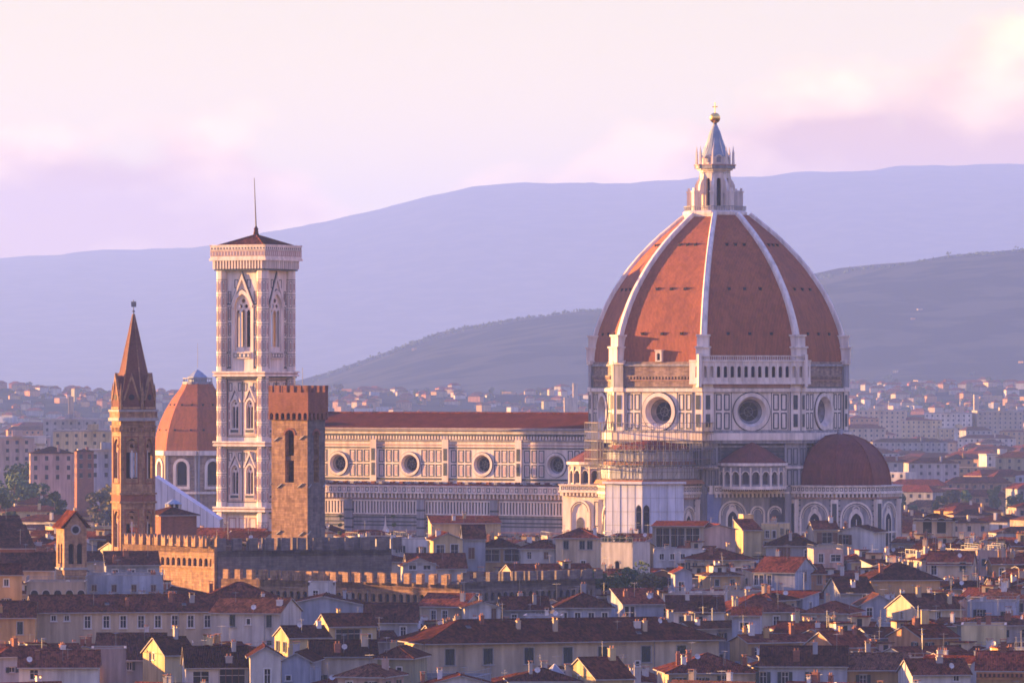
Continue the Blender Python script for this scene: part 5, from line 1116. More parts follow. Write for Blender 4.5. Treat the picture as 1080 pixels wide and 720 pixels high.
hp(802, 893, 702, 12, -4, Y=858, wall='bluegrey', roof='x', tiles='roofd', pitch=22, wins=wpx(802, 893, 702, [805, 828, 857], 708, 722, 7, 'shut', 858, -4), side=[], chim=2, ant=2, label='pale blue house with green-shuttered windows at the bottom edge')
hp(893, 962, 706, 11, 5, Y=862, wall='ochre', roof='x', tiles='roofb', pitch=20, chim=2, ant=2, side=[], label='low ochre house between the pale blue and the white bottom houses')
hp(705, 800, 709, 13, 6, Y=862, wall='cream', roof='hip', tiles='roof', pitch=20, chim=4, ant=3, skyl=1, dish=1, label='cream house with a broad cluttered hipped roof left of the pale blue house', side=[])
hp(628, 668, 715, 11, 24, Y=838, wall='yellow', roof='x', tiles='roof', pitch=25, chim=1, ant=1, side=[(0, 13.2, .9, .8, 'plain')], wins=[], label='brown-roofed house with a yellow gable at the bottom edge under the ochre palazzo')
hp(669, 676, 701, 2.2, 0, Y=850, wall='white', roof='flat', chim=0, ant=0, wins=[(0, zz(702, 850), .5, .7, 'plain')], side=[], parapet=.1, label='tiny white roof turret with one pane beside the yellow gable')
hp(540, 610, 718, 10, 4, Y=840, wall='grey', roof='hip', tiles='roofd', pitch=17, chim=3, ant=1, dish=1, side=[], label='dark roof at the bottom edge before the large ochre palazzo')
hp(772, 802, 649, 5, -5, Y=930, wall='bluegrey', roof='shed', tiles='roof', pitch=12, wins=[(-.3, zz(664, 930), 1.4, 1.2, 'plain')], side=[], chim=0, ant=1, label='white-framed rooftop dormer box with a square window right of the ochre palazzo')
hp(657, 700, 637, 9, 12, Y=1005, wall='bluegrey', roof='shed', tiles='roofr', pitch=14, wins=wpx(657, 700, 637, [661, 667], 639, 651, 4.5, 'plain', 1005, 12), side=[], chim=2, ant=1, dish=1, label='blue-grey house with twin narrow windows and a red slanted roof edge')
hp(712, 730, 604, 7, 5, Y=1090, wall='bluegrey', roof='y', tiles='roofr', pitch=26, wins=[(-.4, 16.6, 1.0, 2.4, 'plain')], side=[], chim=0, ant=0, label='thin blue-grey gabled house with a tall window below the modern box house')
hp(705, 765, 631, 10, -4, Y=1020, wall='white', roof='flat', chim=3, ant=2, dish=2, wins=[(2, 17.4, 1, 1.5, 'plain'), (-4, 17.3, 1.1, 1.6, 'arch')], side=[], extra='terrace', label='white terrace house with dishes in the middle of the roofs')
hp(704, 764, 645, 9, 0, Y=975, wall='white', roof='shed', pitch=14, tiles='roofd', chim=1, ant=2, side=[], label='low white house with a dark lean-to roof behind the ochre palazzo')
hp(768, 850, 645, 15, 14, Y=985, wall='beige', roof='hip', tiles='roof', pitch=20, chim=2, ant=1, skyl=1, label='house under a very broad dark brown hipped roof right of centre', side=[])
hp(744, 796, 590, 11, 20, Y=1160, wall='cream', roof='hip', tiles='roofr', pitch=20, chim=2, ant=1, label='cream house with a red hipped roof under the blank pink wall')
# glass pyramid skylight on the bottom roof
gp = empty('glass_skylight', (px(585, 846), 846, zz(714, 846)), 20, label='small white-ribbed glass pyramid skylight at the bottom edge', category='skylight'); g = MB()
g.frust((0, 0), 2.1, 0, 0, 1.9, 4, 'lead', 45); 
for i in range(4):
    a = R(45 + 90 * i); g.tube((2.1 * math.cos(a), 2.1 * math.sin(a), 0), (0, 0, 1.92), .09, 'frame', n=4)
g.build('glass_pane', gp); g = MB(); g.frust((0, 0), 2.3, -4, 2.3, 0, 4, 'p_white', 45); g.build('curb', gp)
# dentilled cornice of the corner palazzo
for h_ in HOUSES:
    if h_['label'] and 'dentilled' in h_['label']:
        g = MB(); f = Fr(0, 0, 0); w_ = h_['w'] / 2; e_ = h_['ez']; corbels(g, f, -w_, w_, e_ - 1.15, .5, 0, .75, 'clay', .62, .3, 'shutb'); g.box(f, -w_, w_, e_ - .62, e_ - .35, 0, .95, 'p_orange', False); g.box(f, -w_, w_, e_ - 1.5, e_ - 1.25, 0, .4, 'p_orange', False); g.build('cornice', h_['o'])
# white sheeted roof and the cupola in front of it
Y0 = 1330; wr = empty('sheeted_roof', (px(196, Y0), Y0, 0), 0, label='large steep roof wrapped in white sheeting left of the striped bell tower', category='roof'); g = MB(); s_ = Y0 / F
def q(x, y, dy=0): return Vector(((x - 196) * s_, dy, zz(y, Y0)))
g.face([q(162, 560), q(232, 560), q(232, 548), q(163, 502)], 'whitemem'); g.face([q(162, 560, 16), q(163, 502, 16), q(232, 548, 16), q(232, 560, 16)], 'whitemem'); g.face([q(163, 502), q(232, 548), q(232, 548, 16), q(163, 502, 16)], 'whitemem'); g.face([q(162, 560), q(163, 502), q(163, 502, 16), q(162, 560, 16)], 'whitemem')
[g.tube(q(163 + t * 6.9, 502 + t * 4.6, -.02), q(163 + t * 6.9, 559, -.02), .06, 'metal', n=4) for t in range(1, 10)]; g.build('white_sheet', wr); g = MB(); g.box(Fr(0, .3, 0), -7.2, 7.6, 0, zz(560, Y0), -15, 0, 'brick'); g.build('wall', wr)
Y0 = 1196; lc = empty('roof_cupola', (px(182, Y0), Y0 + 3, zz(541, Y0) - .2), 10, label='little white open cupola on top of the small red brick house', category='cupola'); g = MB()
for i in range(8): a = 2 * math.pi * i / 8; g.tube((1.5 * math.cos(a), 1.5 * math.sin(a), 0), (1.5 * math.cos(a), 1.5 * math.sin(a), 2.0), .18, 'frame', n=5)
g.frust((0, 0), 1.8, -.9, 1.8, 0, 8, 'stonetrim'); g.frust((0, 0), 1.9, 2.0, .3, 2.9, 8, 'lead'); g.frust((0, 0), 1.0, 0, 1.0, 2.0, 8, 'black'); g.build('colonnade', lc)
# ------------------------------------------------------------------ infill: the rest of the old town
def corners_clear(B):
    for f_ in FORB:
        if hit(B, f_): return True
    return False
FORB = []
cx, cyy = cath.location.x, cath.location.y
FORB.append((cx, cyy, 1, 0, 47, 47)); a = R(YAW); nx = -66; FORB.append((cx + nx * math.cos(a), cyy + nx * math.sin(a), math.cos(a), math.sin(a), 46, 25)); FORB.append((wq.x, wq.y, math.cos(a), math.sin(a), 9, 9))
FORB += [(tw.location.x, tw.location.y, 1, 0, 7, 7), (sp.location.x, sp.location.y, 1, 0, 5.5, 5.5), (md.location.x, md.location.y, 1, 0, 22, 22), (bt.location.x, bt.location.y, 1, 0, 4, 4), (wr.location.x, wr.location.y + 8, 1, 0, 9, 10)]
for x0, x1, ya, yb, dd in ((131, 228, 1098, 1078, 7), (229, 412, 1078, 1092, 12), (235, 487, 1072, 1040, 5), (488, 626, 1040, 1062, 5)):
    xa, xb = px(x0, ya), px(x1, yb); an = math.atan2(yb - ya, xb - xa); FORB.append(((xa + xb) / 2 - math.sin(an) * dd / 2, (ya + yb) / 2 + math.cos(an) * dd / 2, math.cos(an), math.sin(an), math.hypot(xb - xa, yb - ya) / 2 + 1, dd / 2 + 2))
def top_limit(x, Y):
    """highest eaves allowed so that the infill never hides what the photograph shows"""
    p = 540 + x * F / Y; base = pyat(Y) + 4
    lim = [(118, 400, 1075, 616), (400, 630, 1045, 646), (228, 420, 1060, 646), (412, 640, 1165, 606), (640, 700, 1125, 626), (688, 780, 1190, 604), (780, 960, 1225, 592)]
    for a, b, yy, row_ in lim:
        if a - 8 < p < b + 8 and Y < yy: base = max(base, row_ if Y > 1000 else base)
    return base
HAND = []
for q_ in HOUSES:
    ha = q_['w'] * F / q_['Y'] / 2 * math.cos(R(q_['yaw'])); sdp = q_['d'] * abs(math.sin(R(q_['yaw']))) * F / q_['Y']; a_, b_ = q_['px'] - ha, q_['px'] + ha
    if q_['yaw'] > 4: a_ -= sdp
    if q_['yaw'] < -4: b_ += sdp
    HAND.append((a_, b_, q_['py'] + (34 if q_['o'].name.startswith('palazzo') else 17 if q_['wins'] is not None else 9), q_['Y']))
HAND += [(118, 165, 600, 1100), (160, 400, 575, 1088), (131, 228, 612, 1078), (229, 412, 602, 1078), (235, 487, 641, 1035), (488, 626, 640, 1035), (57, 92, 617, 1008), (345, 605, 549, 1290), (605, 790, 562, 1290), (790, 945, 560, 1300), (612, 702, 631, 1095), (165, 232, 556, 1325)]
def protect(x0p, x1p, Y, ridge_z):
    row_ = HY + (H - ridge_z) * F / Y; need = 0
    for a, b, yb, yy in HAND:
        if Y < yy and x1p > a and x0p < b: need = max(need, yb - row_)
    return need * Y / F      # metres the ridge has to come down
LMK = []
cnt = 0; Yr = 842.0
while Yr < 1420 and cnt < 262:
    x = px(-30, Yr) + RND.uniform(0, 6)
    while x < px(1110, Yr) and cnt < 262:
        big = (540 + x * F / Yr) < 600; w = RND.uniform(8, 17) if big else RND.uniform(5.5, 13); d = RND.uniform(7, 12) if big else RND.uniform(5.5, 9); yaw = RND.choice([-31, -28, -12, 4, 14, 22, 28, 59 - 90 + 62, 18])
        Yc = Yr + RND.uniform(-5, 5); B = obb(x + w / 2, Yc, w, d, yaw, .1); p = 540 + (x + w / 2) * F / Yc
        if not any(hit(B, q_) for q_ in BOXES) and not corners_clear(B):
            ev = top_limit(x + w / 2, Yc) + RND.uniform(-3, 6); ez = H - (ev - HY) * Yc / F; ez = max(8.5, min(ez, 24 if p < 900 else 22))
            hw_ = (w * abs(math.cos(R(yaw))) + d * abs(math.sin(R(yaw)))) / 2 * F / Yc; pc = 540 + (x + w / 2) * F / Yc; rk = RND.choices(['x', 'hip', 'y', 'flat', 'shed'], [5, 4, 2, 1.2, 1])[0]; pt = 8 if rk == 'shed' else RND.uniform(14, 19); rise_ = {'x': d / 2, 'y': w / 2, 'hip': min(w, d) / 2, 'flat': 3.5, 'shed': d}[rk] * math.tan(R(pt)); down = protect(pc - hw_ - 3, pc + hw_ + 3, Yc, ez + rise_ + .4); ez -= down
            if ez < 7.5: x += 3.0; continue
            wc = RND.choices(['cream', 'beige', 'white', 'ochre', 'grey', 'pink', 'bluegrey', 'yellow', 'olive', 'orange'], [6, 6, 5, 2, 3, 2, 3, 1, 2, 1])[0]; 
            house(x + w / 2, Yc, w, d, ez, yaw, rk, pt, wc, RND.choice(['roof', 'roof', 'roofd', 'roofb', 'roofr']), chim=RND.choice([0, 1, 2, 2, 3, 4]), ant=RND.choice([0, 1, 2, 2]), dish=RND.random() < .35, skyl=RND.random() < .15, extra='terrace' if rk == 'flat' else None); cnt += 1
            x += w * .75 + RND.uniform(0, 3)
        else: x += 3.0
    Yr += 15.0
# --- mid-distance blocks beside the cathedral: low houses and flats, each its own object
g = MB(); g.box(Fr(0, 0, 0), -.55, .55, 0, 1.5, -.05, .03, 'glass', False); g.box(Fr(0, 0, 0), -.7, .7, -.15, 0, -.05, .12, 'stonetrim', False); WINB = g.build('window'); WINB_ME = WINB.data
def block(x, Y, w, d, h, yaw, wall, tiles, name, floors=True, flat=False):
    o = empty(name, (x, Y, 0), yaw); o['category'] = {'apartment_block': 'apartment block', 'house': 'house', 'warehouse': 'warehouse'}[name]
    BOXES.append(obb(x, Y, w, d, yaw, .5)); HOUSES.append(dict(o=o, x=x, Y=Y, w=w, d=d, ez=h, yaw=yaw, roof='flat' if flat else 'hip', wall=wall, tiles=tiles, chim=0, label=None, wins=None, px=540 + x * F / Y, py=HY + (H - h) * F / Y))
    m = 'p_' + wall; b = MB(m); hw = w / 2
    for f, hh in ((Fr(0, 0, 0), hw), (Fr(hw, d / 2, 90), d / 2), (Fr(0, d, 180), hw), (Fr(-hw, d / 2, -90), d / 2)): b.face((f.p(-hh, 0), f.p(hh, 0), f.p(hh, h), f.p(-hh, h)), m)
    if Y >= 2150:
        for j in range(max(1, int(min(h, 20) / 3.2))):
            for i in range(int(w / 3.6)): u = -hw + w * (i + .5) / int(w / 3.6); z = h - 2.3 - j * 3.2; f = Fr(0, 0, 0); b.face((f.p(u - .6, z, .05), f.p(u + .6, z, .05), f.p(u + .6, z + 1.4, .05), f.p(u - .6, z + 1.4, .05)), 'glass')
    b.build('wall', o); r = MB(tiles)
    if flat: b2 = r; r.box(Fr(0, 0, 0), -hw - .2, hw + .2, h, h + .8, -d - .2, .2, 'stonetrim'); r.box(Fr(0, -d * .4, 0), -2, 2, h + .8, h + 3.2, -d * .3, 0, m)
    else:
        k = min(hw, d / 2); z = h + k * .34; v = .5; P = [Vector(p) for p in ((-hw - v, -v, h), (hw + v, -v, h), (hw + v, d + v, h), (-hw - v, d + v, h))]
        if hw >= d / 2: A, B = Vector((-hw + k, d / 2, z)), Vector((hw - k, d / 2, z)); fs = [(P[0], P[1], B, A), (P[2], P[3], A, B), (P[1], P[2], B), (P[3], P[0], A)]
        else: A, B = Vector((0, k, z)), Vector((0, d - k, z)); fs = [(P[1], P[2], B, A), (P[3], P[0], A, B), (P[0], P[1], A), (P[2], P[3], B)]
        for q_ in fs: r.face(q_, tiles)
        r.face(P[::-1], 'shutb'); r.box(Fr(hw * .3, 1, 0), -.4, .4, h, z + .6, -.8, 0, m)
    r.build('roof', o)
    if floors and Y < 2150:
        nf = max(1, int(min(h, 24) / 3.2))
        for f, hh in ((Fr(0, 0, 0), hw), (Fr(-hw, d / 2, -90), d / 2) if yaw > 0 else (Fr(hw, d / 2, 90), d / 2)):
            n = max(2, int(hh * 2 / 3.6))
            for j in range(nf):
                for i in range(n):
                    u = -hh + 2 * hh * (i + .5) / n; z = h - 2.4 - j * 3.2
                    if z > h - 12: w_ = share(WINB, o, f.p(u, z, 0), R(f.ang))
    return o
mid = [ # px, py of the roof edge, Y, width px, height from eaves, wall, tiles, kind, flat
 (18, 462, 2350, 70, 'pink', 'roof', 'apartment_block', True), (100, 455, 2500, 90, 'yellow', 'roof', 'apartment_block', True), (55, 478, 2050, 46, 'pink', 'roofd', 'apartment_block', False), (112, 476, 2080, 58, 'bluegrey', 'roof', 'apartment_block', True),
 (43, 470, 2120, 9, 'white', 'roof', 'apartment_block', True), (90, 476, 2030, 18, 'brick', 'roofd', 'apartment_block', False), (75, 443, 3000, 60, 'grey', 'roof', 'warehouse', True), (140, 470, 2200, 40, 'bluegrey', 'roofd', 'apartment_block', True),
 (925, 441, 3000, 60, 'orange', 'roofr', 'apartment_block', False), (985, 443, 2900, 70, 'yellow', 'roofr', 'apartment_block', False), (1055, 434, 3300, 50, 'beige', 'roof', 'apartment_block', True), (945, 455, 2500, 90, 'grey', 'roofd', 'apartment_block', False),
 (1010, 452, 2600, 40, 'yellow', 'roof', 'apartment_block', True), (1040, 462, 2300, 60, 'white', 'roofd', 'apartment_block', False), (960, 466, 2200, 80, 'grey', 'roofd', 'warehouse', False), (1075, 455, 2500, 40, 'ochre', 'roofr', 'apartment_block', False),
 (1055, 480, 2000, 30, 'white', 'roofd', 'apartment_block', True), (1012, 484, 1950, 30, 'ochre', 'roofd', 'house', False), (940, 487, 1900, 36, 'grey', 'roofd', 'warehouse', False), (985, 488, 1880, 54, 'grey', 'roof', 'warehouse', False), (930, 433, 3600, 50, 'cream', 'roof', 'apartment_block', True), (1000, 436, 3500, 50, 'white', 'roofr', 'apartment_block', True)]
for (p, y, Y, wp, wc, tl, nm, fl) in mid:
    if p > 500: Y = max(Y, min(4300, 36 * F / (y - 405)))
    w = wp * Y / F; h = zz(y, Y)
    block(px(p, Y), Y, w, min(w, 14), max(h, 6), RND.choice([-8, 6, 12]), wc, tl, nm, True, fl)
CNT2 = 0
cnt = 0; Yr = 1430.0
while Yr < 2300 and cnt < 60:
    for (pa, pb) in ((-15, 135), (905, 1095)):
        x = px(pa, Yr) + RND.uniform(0, 8)
        while x < px(pb, Yr) and cnt < 60:
            w = RND.uniform(11, 24); d = RND.uniform(9, 14); yaw = RND.choice([-31, -10, 8, 20, 30]); Yc = Yr + RND.uniform(-8, 8); B = obb(x + w / 2, Yc, w, d, yaw, .5)
            if not any(hit(B, q_) for q_ in BOXES) and not corners_clear(B):
                block(x + w / 2, Yc, w, d, RND.uniform(10, 17), yaw, RND.choice(['cream', 'white', 'beige', 'grey', 'ochre', 'pink', 'yellow']), RND.choice(['roof', 'roofd', 'roofr', 'roofb']), 'house', True, RND.random() < .12); cnt += 1; x += w + RND.uniform(1, 8)
            else: x += 5
    Yr += 48
bpy.data.objects.remove(WINB)
# ------------------------------------------------------------------ trees
def leaf_cluster(mb, c, r, n, m, rr, size):
    for i in range(n):
        d = Vector((rr.gauss(0, 1), rr.gauss(0, 1), rr.gauss(0, 1))).normalized() * (r * (.45 + .55 * rr.random() ** .5)); p = c + Vector((d.x, d.y, d.z * .8))
        a = Vector((rr.gauss(0, 1), rr.gauss(0, 1), rr.gauss(0, 1))).normalized() * size; b = a.orthogonal().normalized() * size * rr.uniform(.5, 1)
        mb.face((p - a, p + b, p + a, p - b), m)
def tree(x, Y, hgt, rad, z=0, m='leaf', label=None, name='tree', group=None, n=9, dens=60, size=.35, cyp=False):
    rr = random.Random(int(x * 31 + Y)); o = empty(name, (x, Y, z), rr.uniform(0, 360), category='tree')
    if label: o['label'] = label
    if group: o['group'] = group
    t = MB(); t.tube((0, 0, -.5), (0, 0, hgt * .55), rad * .09, 'bark', rad * .05, 7); cr2 = MB()
    for i in range(n):
        a = rr.uniform(0, 6.28); q_ = rr.uniform(.15, .75) * rad; hz = hgt * rr.uniform(.42, .86)
        if cyp: q_ = .1 * rad; hz = hgt * (.15 + .8 * i / n); rc = rad * (1 - .75 * i / n)
        else: rc = rad * rr.uniform(.32, .55)
        c = Vector((q_ * math.cos(a), q_ * math.sin(a), hz)); t.tube((0, 0, hgt * .35), c, rad * .035, 'bark', rad * .015, 5); leaf_cluster(cr2, c, rc, dens, m, rr, size)
    t.build('trunk', o); cr2.build('crown', o); return o
TR = []
for i, (p, h_, r_, col, lb) in enumerate([(622, 5, 2.3, 'leaf', 'bushy green tree left end of the roof garden'), (636, 4.4, 2.0, 'leaf', 'green bush on the roof garden below the white tower house'), (652, 6.0, 2.6, 'leaf', 'taller green tree right before the white tower house'), (668, 6.6, 2.8, 'leaf', 'tallest green tree of the roof garden right below the tower house'), (684, 5.0, 2.3, 'leaf2', 'yellowish green tree right of the tallest roof garden tree'), (697, 3.8, 1.7, 'leaf', 'small green bush at the right end of the roof garden')]):
    Y0 = 1100 + (i % 2) * 4; tree(px(p, Y0), Y0, h_ + 2, r_, zz(630, Y0) - 1.5, col, lb, 'tree', 'roof garden trees', size=.3)
rg = MB(); rg.box(Fr(px(658, 1098), 1098, 0), -9, 9, 0, zz(630, 1100), -12, 0, 'p_beige'); o = rg.build('garden_terrace'); o['label'] = 'beige terrace block carrying the roof garden trees'; o['category'] = 'terrace'
FT = [(8, 500, 1900, 62), (30, 498, 1950, 58), (22, 486, 2080, 60), (55, 503, 1850, 40), (108, 505, 1750, 40), (122, 501, 1780, 44), (148, 503, 1760, 40), (236, 503, 1760, 34), (1002, 478, 2250, 42), (1018, 480, 2240, 40), (990, 484, 2150, 34), (935, 478, 2280, 40), (950, 484, 2200, 36), (1072, 482, 2150, 42), (965, 488, 2080, 30), (918, 470, 2450, 34), (1048, 476, 2350, 30), (925, 446, 3300, 34), (60, 509, 1720, 34), (5, 513, 1660, 34)]
for i, (p, y, Y, wpx_) in enumerate(FT):
    r_ = wpx_ * Y / F / 2 * (.8 if p < 500 else .5); zt = zz(y - 7 + (i * 5 % 7), Y) * (1 if p < 500 else .55)
    tree(px(p, Y), Y, max(zt, 7), r_, 0, 'leaf2' if i in (4, 5, 6, 8, 15) else 'leaf', None, 'tree', None, n=11, dens=70, size=.75)
for p, lb in ((359, 'small dark cypress before the striped nave wall, nearer the square tower'), (415, 'small dark cypress before the striped nave wall, nearer the yellow blank block')):
    tree(px(p, 1236), 1236, zz(527, 1236), 1.0, 0, 'leaf', lb, 'cypress_tree', 'cypresses before the nave', n=14, dens=60, size=.3, cyp=True)
# trees and pots on the tower house terrace, cypress tips before the nave
for i, (p, Y0, yy) in enumerate([(640, 1133, 573), (648, 1132, 574), (656, 1131, 573), (664, 1129, 574)]):
    o = empty('potted_shrub', (px(p, Y0), Y0 + 1.4, zz(577, Y0) + .02), 0, category='plant', label=['potted shrub at the left corner of the white tower terrace', 'second potted shrub from the left on the white tower terrace', 'third potted shrub from the left on the white tower terrace', 'potted shrub at the inner corner of the tower terrace', 'potted shrub in the middle of the blue-grey wing terrace', 'potted shrub at the right corner of the blue-grey wing terrace'][i], group='potted shrubs on the tower terrace')
    b = MB(); b.frust((0, 0), .28, 0, .38, .7, 8, 'clay'); b.build('pot', o); b = MB(); leaf_cluster(b, Vector((0, 0, 1.5)), .85, 90, 'leaf2' if i % 2 else 'leaf', random.Random(i), .2); b.build('foliage', o)
# ------------------------------------------------------------------ distant town as one mass
rr = random.Random(5); far = MB(); cols_ = ['p_beige', 'p_cream', 'p_pink', 'p_ochre', 'p_grey', 'p_orange', 'p_olive', 'p_brick', 'p_stone', 'p_bluegrey', 'p_white']; rt = ['roof', 'roofr', 'roofb', 'roofr']
def hill2(x, y): return 0
def gz(x, y): return 0 if y < 3800 else HILL(x, y)
def vnoise(x, y, s=1.0):
    def h_(i, j): q_ = math.sin(i * 127.1 + j * 311.7 + s * 17.3) * 43758.5453; return q_ - math.floor(q_)
    i, j = math.floor(x), math.floor(y); fx, fy = x - i, y - j; fx = fx * fx * (3 - 2 * fx); fy = fy * fy * (3 - 2 * fy)
    return (h_(i, j) * (1 - fx) + h_(i + 1, j) * fx) * (1 - fy) + (h_(i, j + 1) * (1 - fx) + h_(i + 1, j + 1) * fx) * fy
def fbm(x, y, o=4): return sum(vnoise(x * 2 ** k, y * 2 ** k, k + 1) / 2 ** k for k in range(o)) / 2
def lin(P, q_):
    if q_ <= P[0][0]: return P[0][1]
    for (a, u), (b, v) in zip(P, P[1:]):
        if q_ <= b: t = (q_ - a) / (b - a); return u + (v - u) * t
    return P[-1][1]
R1 = [(-900, 300), (-300, 285), (0, 270), (100, 262), (200, 258), (240, 254), (280, 243), (340, 233), (400, 218), (450, 205), (500, 193), (560, 190), (620, 189), (700, 187), (760, 182), (870, 174), (950, 170), (1080, 172), (1500, 185), (2000, 200)]
R2 = [(-400, 424), (200, 418), (330, 402), (400, 374), (470, 350), (540, 337), (600, 328), (640, 325), (760, 310), (860, 290), (900, 283), (960, 277), (1020, 270), (1080, 266), (1500, 240), (2000, 250)]
R3 = [(-400, 408), (0, 412), (160, 414), (330, 416), (640, 416), (760, 416), (860, 412), (930, 409), (1000, 406), (1080, 403), (1500, 395), (2000, 395)]
def smooth(t): t = max(0, min(1, t)); return t * t * (3 - 2 * t)
def HILL(x, y):
    p = 540 + x * F / y; h = 0
    for prof, yr, y0, y2 in ((R1, 26000, 15500, 31000), (R2, 9200, 6700, 13000), (R3, 6500, 5000, 8200)):
        p_ = 540 + x * F / yr; zr = H + (HY - lin(prof, p_)) * yr / F
        t = smooth((y - y0) / (yr - y0)) if y < yr else 1 - .8 * smooth((y - yr) / (y2 - yr))
        h = max(h, zr * t * (1 if abs(y - yr) < 1 else (.93 + .07 * fbm(x / 420, y / 700))))
    return max(0, h + (min(1, h / 60) * 34 * (fbm(x / 210 + 9, y / 300, 5) - .5)))
N_far = 0
for Yr in [2350 + 50 * i for i in range(42)] + [4480 + 60 * i for i in range(44)]:
    x = px(-60, Yr)
    while x < px(1140, Yr):
        p = 540 + x * F / Yr; w = rr.uniform(10, 30) * (1 if Yr < 4400 else .9); d = rr.uniform(9, 16); h = rr.choice([7, 8, 10, 12, 14, 16]) * (1 if Yr < 4400 else .75) + (rr.random() < .04) * rr.uniform(5, 12); dens = .85 if Yr < 4400 else .9 * fbm(x / 140 + 3, Yr / 300) * 1.3
        if Yr > 4900: w *= .62; h *= .55; d *= .7
        if Yr > 6300: dens *= .5
        g0 = HILL(x, Yr) if Yr > 5100 else 0
        if rr.random() < dens and g0 < 150:
            Yc = Yr + rr.uniform(-18, 18); yaw = rr.choice([-31, -15, 0, 12, 25, 40]); B = obb(x, Yc, w, d, yaw, 0)
            if Yc > 3700 or not any(hit(B, q_) for q_ in BOXES):
                a = R(yaw); c = Fr(x, Yc, yaw); m = rr.choice(cols_); zb = g0 - 6
                far.box(c, -w / 2, w / 2, zb, g0 + h, -d, 0, m, True)
                if rr.random() < .86:
                    z1 = g0 + h; q_ = [c.p(-w / 2 - .5, z1 - .1, .5), c.p(w / 2 + .5, z1 - .1, .5), c.p(w / 2 + .5, z1 - .1, -d - .5), c.p(-w / 2 - .5, z1 - .1, -d - .5)]; A, B_2 = c.p(-w / 2 + d / 2.5, z1 + 2.6, -d / 2), c.p(w / 2 - d / 2.5, z1 + 2.6, -d / 2); t_ = rr.choice(rt)
                    for ff in ((q_[0], q_[1], B_2, A), (q_[2], q_[3], A, B_2), (q_[1], q_[2], B_2), (q_[3], q_[0], A)): far.face(ff, t_)
                if Yr < 4600:
                    n = int(w / 3.5)
                    for j in range(int(h / 3.2)):
                        for i in range(n): u = -w / 2 + w * (i + .5) / n; far.face((c.p(u - .6, g0 + h - 2.4 - j * 3.2, .05), c.p(u + .6, g0 + h - 2.4 - j * 3.2, .05), c.p(u + .6, g0 + h - .9 - j * 3.2, .05), c.p(u - .6, g0 + h - .9 - j * 3.2, .05)), 'glass')
                N_far += 1
        x += w + rr.uniform(.5, 9)
for i in range(9):
    Yv = rr.uniform(7000, 8900); pv_ = rr.choice([rr.uniform(350, 640), rr.uniform(880, 1100), rr.uniform(880, 1100)]); xv = px(pv_, Yv); gv = HILL(xv, Yv)
    if gv > 40: c = Fr(xv, Yv, rr.choice([-40, -20, 10])); ww = rr.uniform(4, 8); far.box(c, -ww / 2, ww / 2, gv - 8, gv + rr.uniform(2, 4), -6, 0, rr.choice(['p_grey', 'p_ochre', 'p_beige']))
for (p, y, Yt, ww) in ((75, 418, 3600, 4), (607, 404, 5200, 5), (1030, 416, 5000, 5), (600, 419, 4800, 9), (870, 418, 4900, 5)):
    c = Fr(px(p, Yt), Yt, 5); far.box(c, -ww * .4, ww * .4, -5, zz(y, Yt), -5, 0, 'p_beige')
o = far.build('distant_houses'); o['kind'] = 'stuff'; o['label'] = 'hazy mass of far-off houses spreading to the foot of the hills'; o['category'] = 'houses'
ft = MB(); rr = random.Random(8)
for i in range(620):
    Y0 = rr.uniform(2350, 7600); p = rr.uniform(-40, 1120); x = px(p, Y0); r_ = rr.uniform(3, 7) * (1 if Y0 < 4200 else .55); g0 = HILL(x, Y0) if Y0 > 5100 else 0
    for j in range(5): leaf_cluster(ft, Vector((x + rr.uniform(-r_, r_), Y0 + rr.uniform(-r_, r_), g0 + rr.uniform(2, 6))), r_ * .7, 16, 'leaf' if i % 4 else 'leaf2', rr, 1.8)
for i in range(420):
    Y0 = rr.uniform(9080, 9230); p = rr.uniform(330, 1110); x = px(p, Y0); g0 = HILL(x, Y0)
    if g0 > 30: leaf_cluster(ft, Vector((x, Y0, g0 + 2)), rr.uniform(2, 4.5), 12, 'leaf', rr, 2.0)
o = ft.build('distant_trees'); o['kind'] = 'stuff'; o['label'] = 'dark clumps of trees scattered through the far town'; o['category'] = 'trees'
# ------------------------------------------------------------------ ground, hills, air
def grid(name, xs, ys, zf, mat, label, kind='structure'):
    v = [(x, y, zf(x, y)) for y in ys for x in xs]; n = len(xs); fa = [(j * n + i, j * n + i + 1, (j + 1) * n + i + 1, (j + 1) * n + i) for j in range(len(ys) - 1) for i in range(n - 1)]
    me = bpy.data.meshes.new(name); me.from_pydata(v, [], fa); me.materials.append(M[mat]); o = bpy.data.objects.new(name, me); sc.collection.objects.link(o); o['kind'] = kind; o['label'] = label
    me.polygons.foreach_set('use_smooth', [True] * len(fa)); return o
grid('ground', [-3680, -1000, 1000, 3680], [-380, 500, 1500, 4300, 32500], lambda x, y: -.3, 'soil', 'city floor reaching out to the plain')
grid('street', [-160 + 20 * i for i in range(17)], [600 + 100 * i for i in range(18)], lambda x, y: -.29 + .01, 'asphalt', 'dark streets hidden between the houses')
hm, ht, hb_ = new_mat('hill_forest'); n = ht.nodes; ge = n.new('ShaderNodeNewGeometry'); nz_ = n.new('ShaderNodeTexNoise'); nz_.inputs['Scale'].default_value = .009; nz_.inputs['Detail'].default_value = 9; ht.links.new(ge.outputs['Position'], nz_.inputs['Vector'])
rp = n.new('ShaderNodeValToRGB'); ht.links.new(nz_.outputs[0], rp.inputs[0]); rp.color_ramp.elements[0].position = .47; rp.color_ramp.elements[0].color = (.004, .009, .015, 1); rp.color_ramp.elements[1].position = .58; rp.color_ramp.elements[1].color = (.030, .034, .030, 1); ht.links.new(rp.outputs[0], hb_.inputs['Base Color']); hb_.inputs['Roughness'].default_value = 1; hb_.inputs['Specular IOR Level'].default_value = 0
M['hill'] = hm
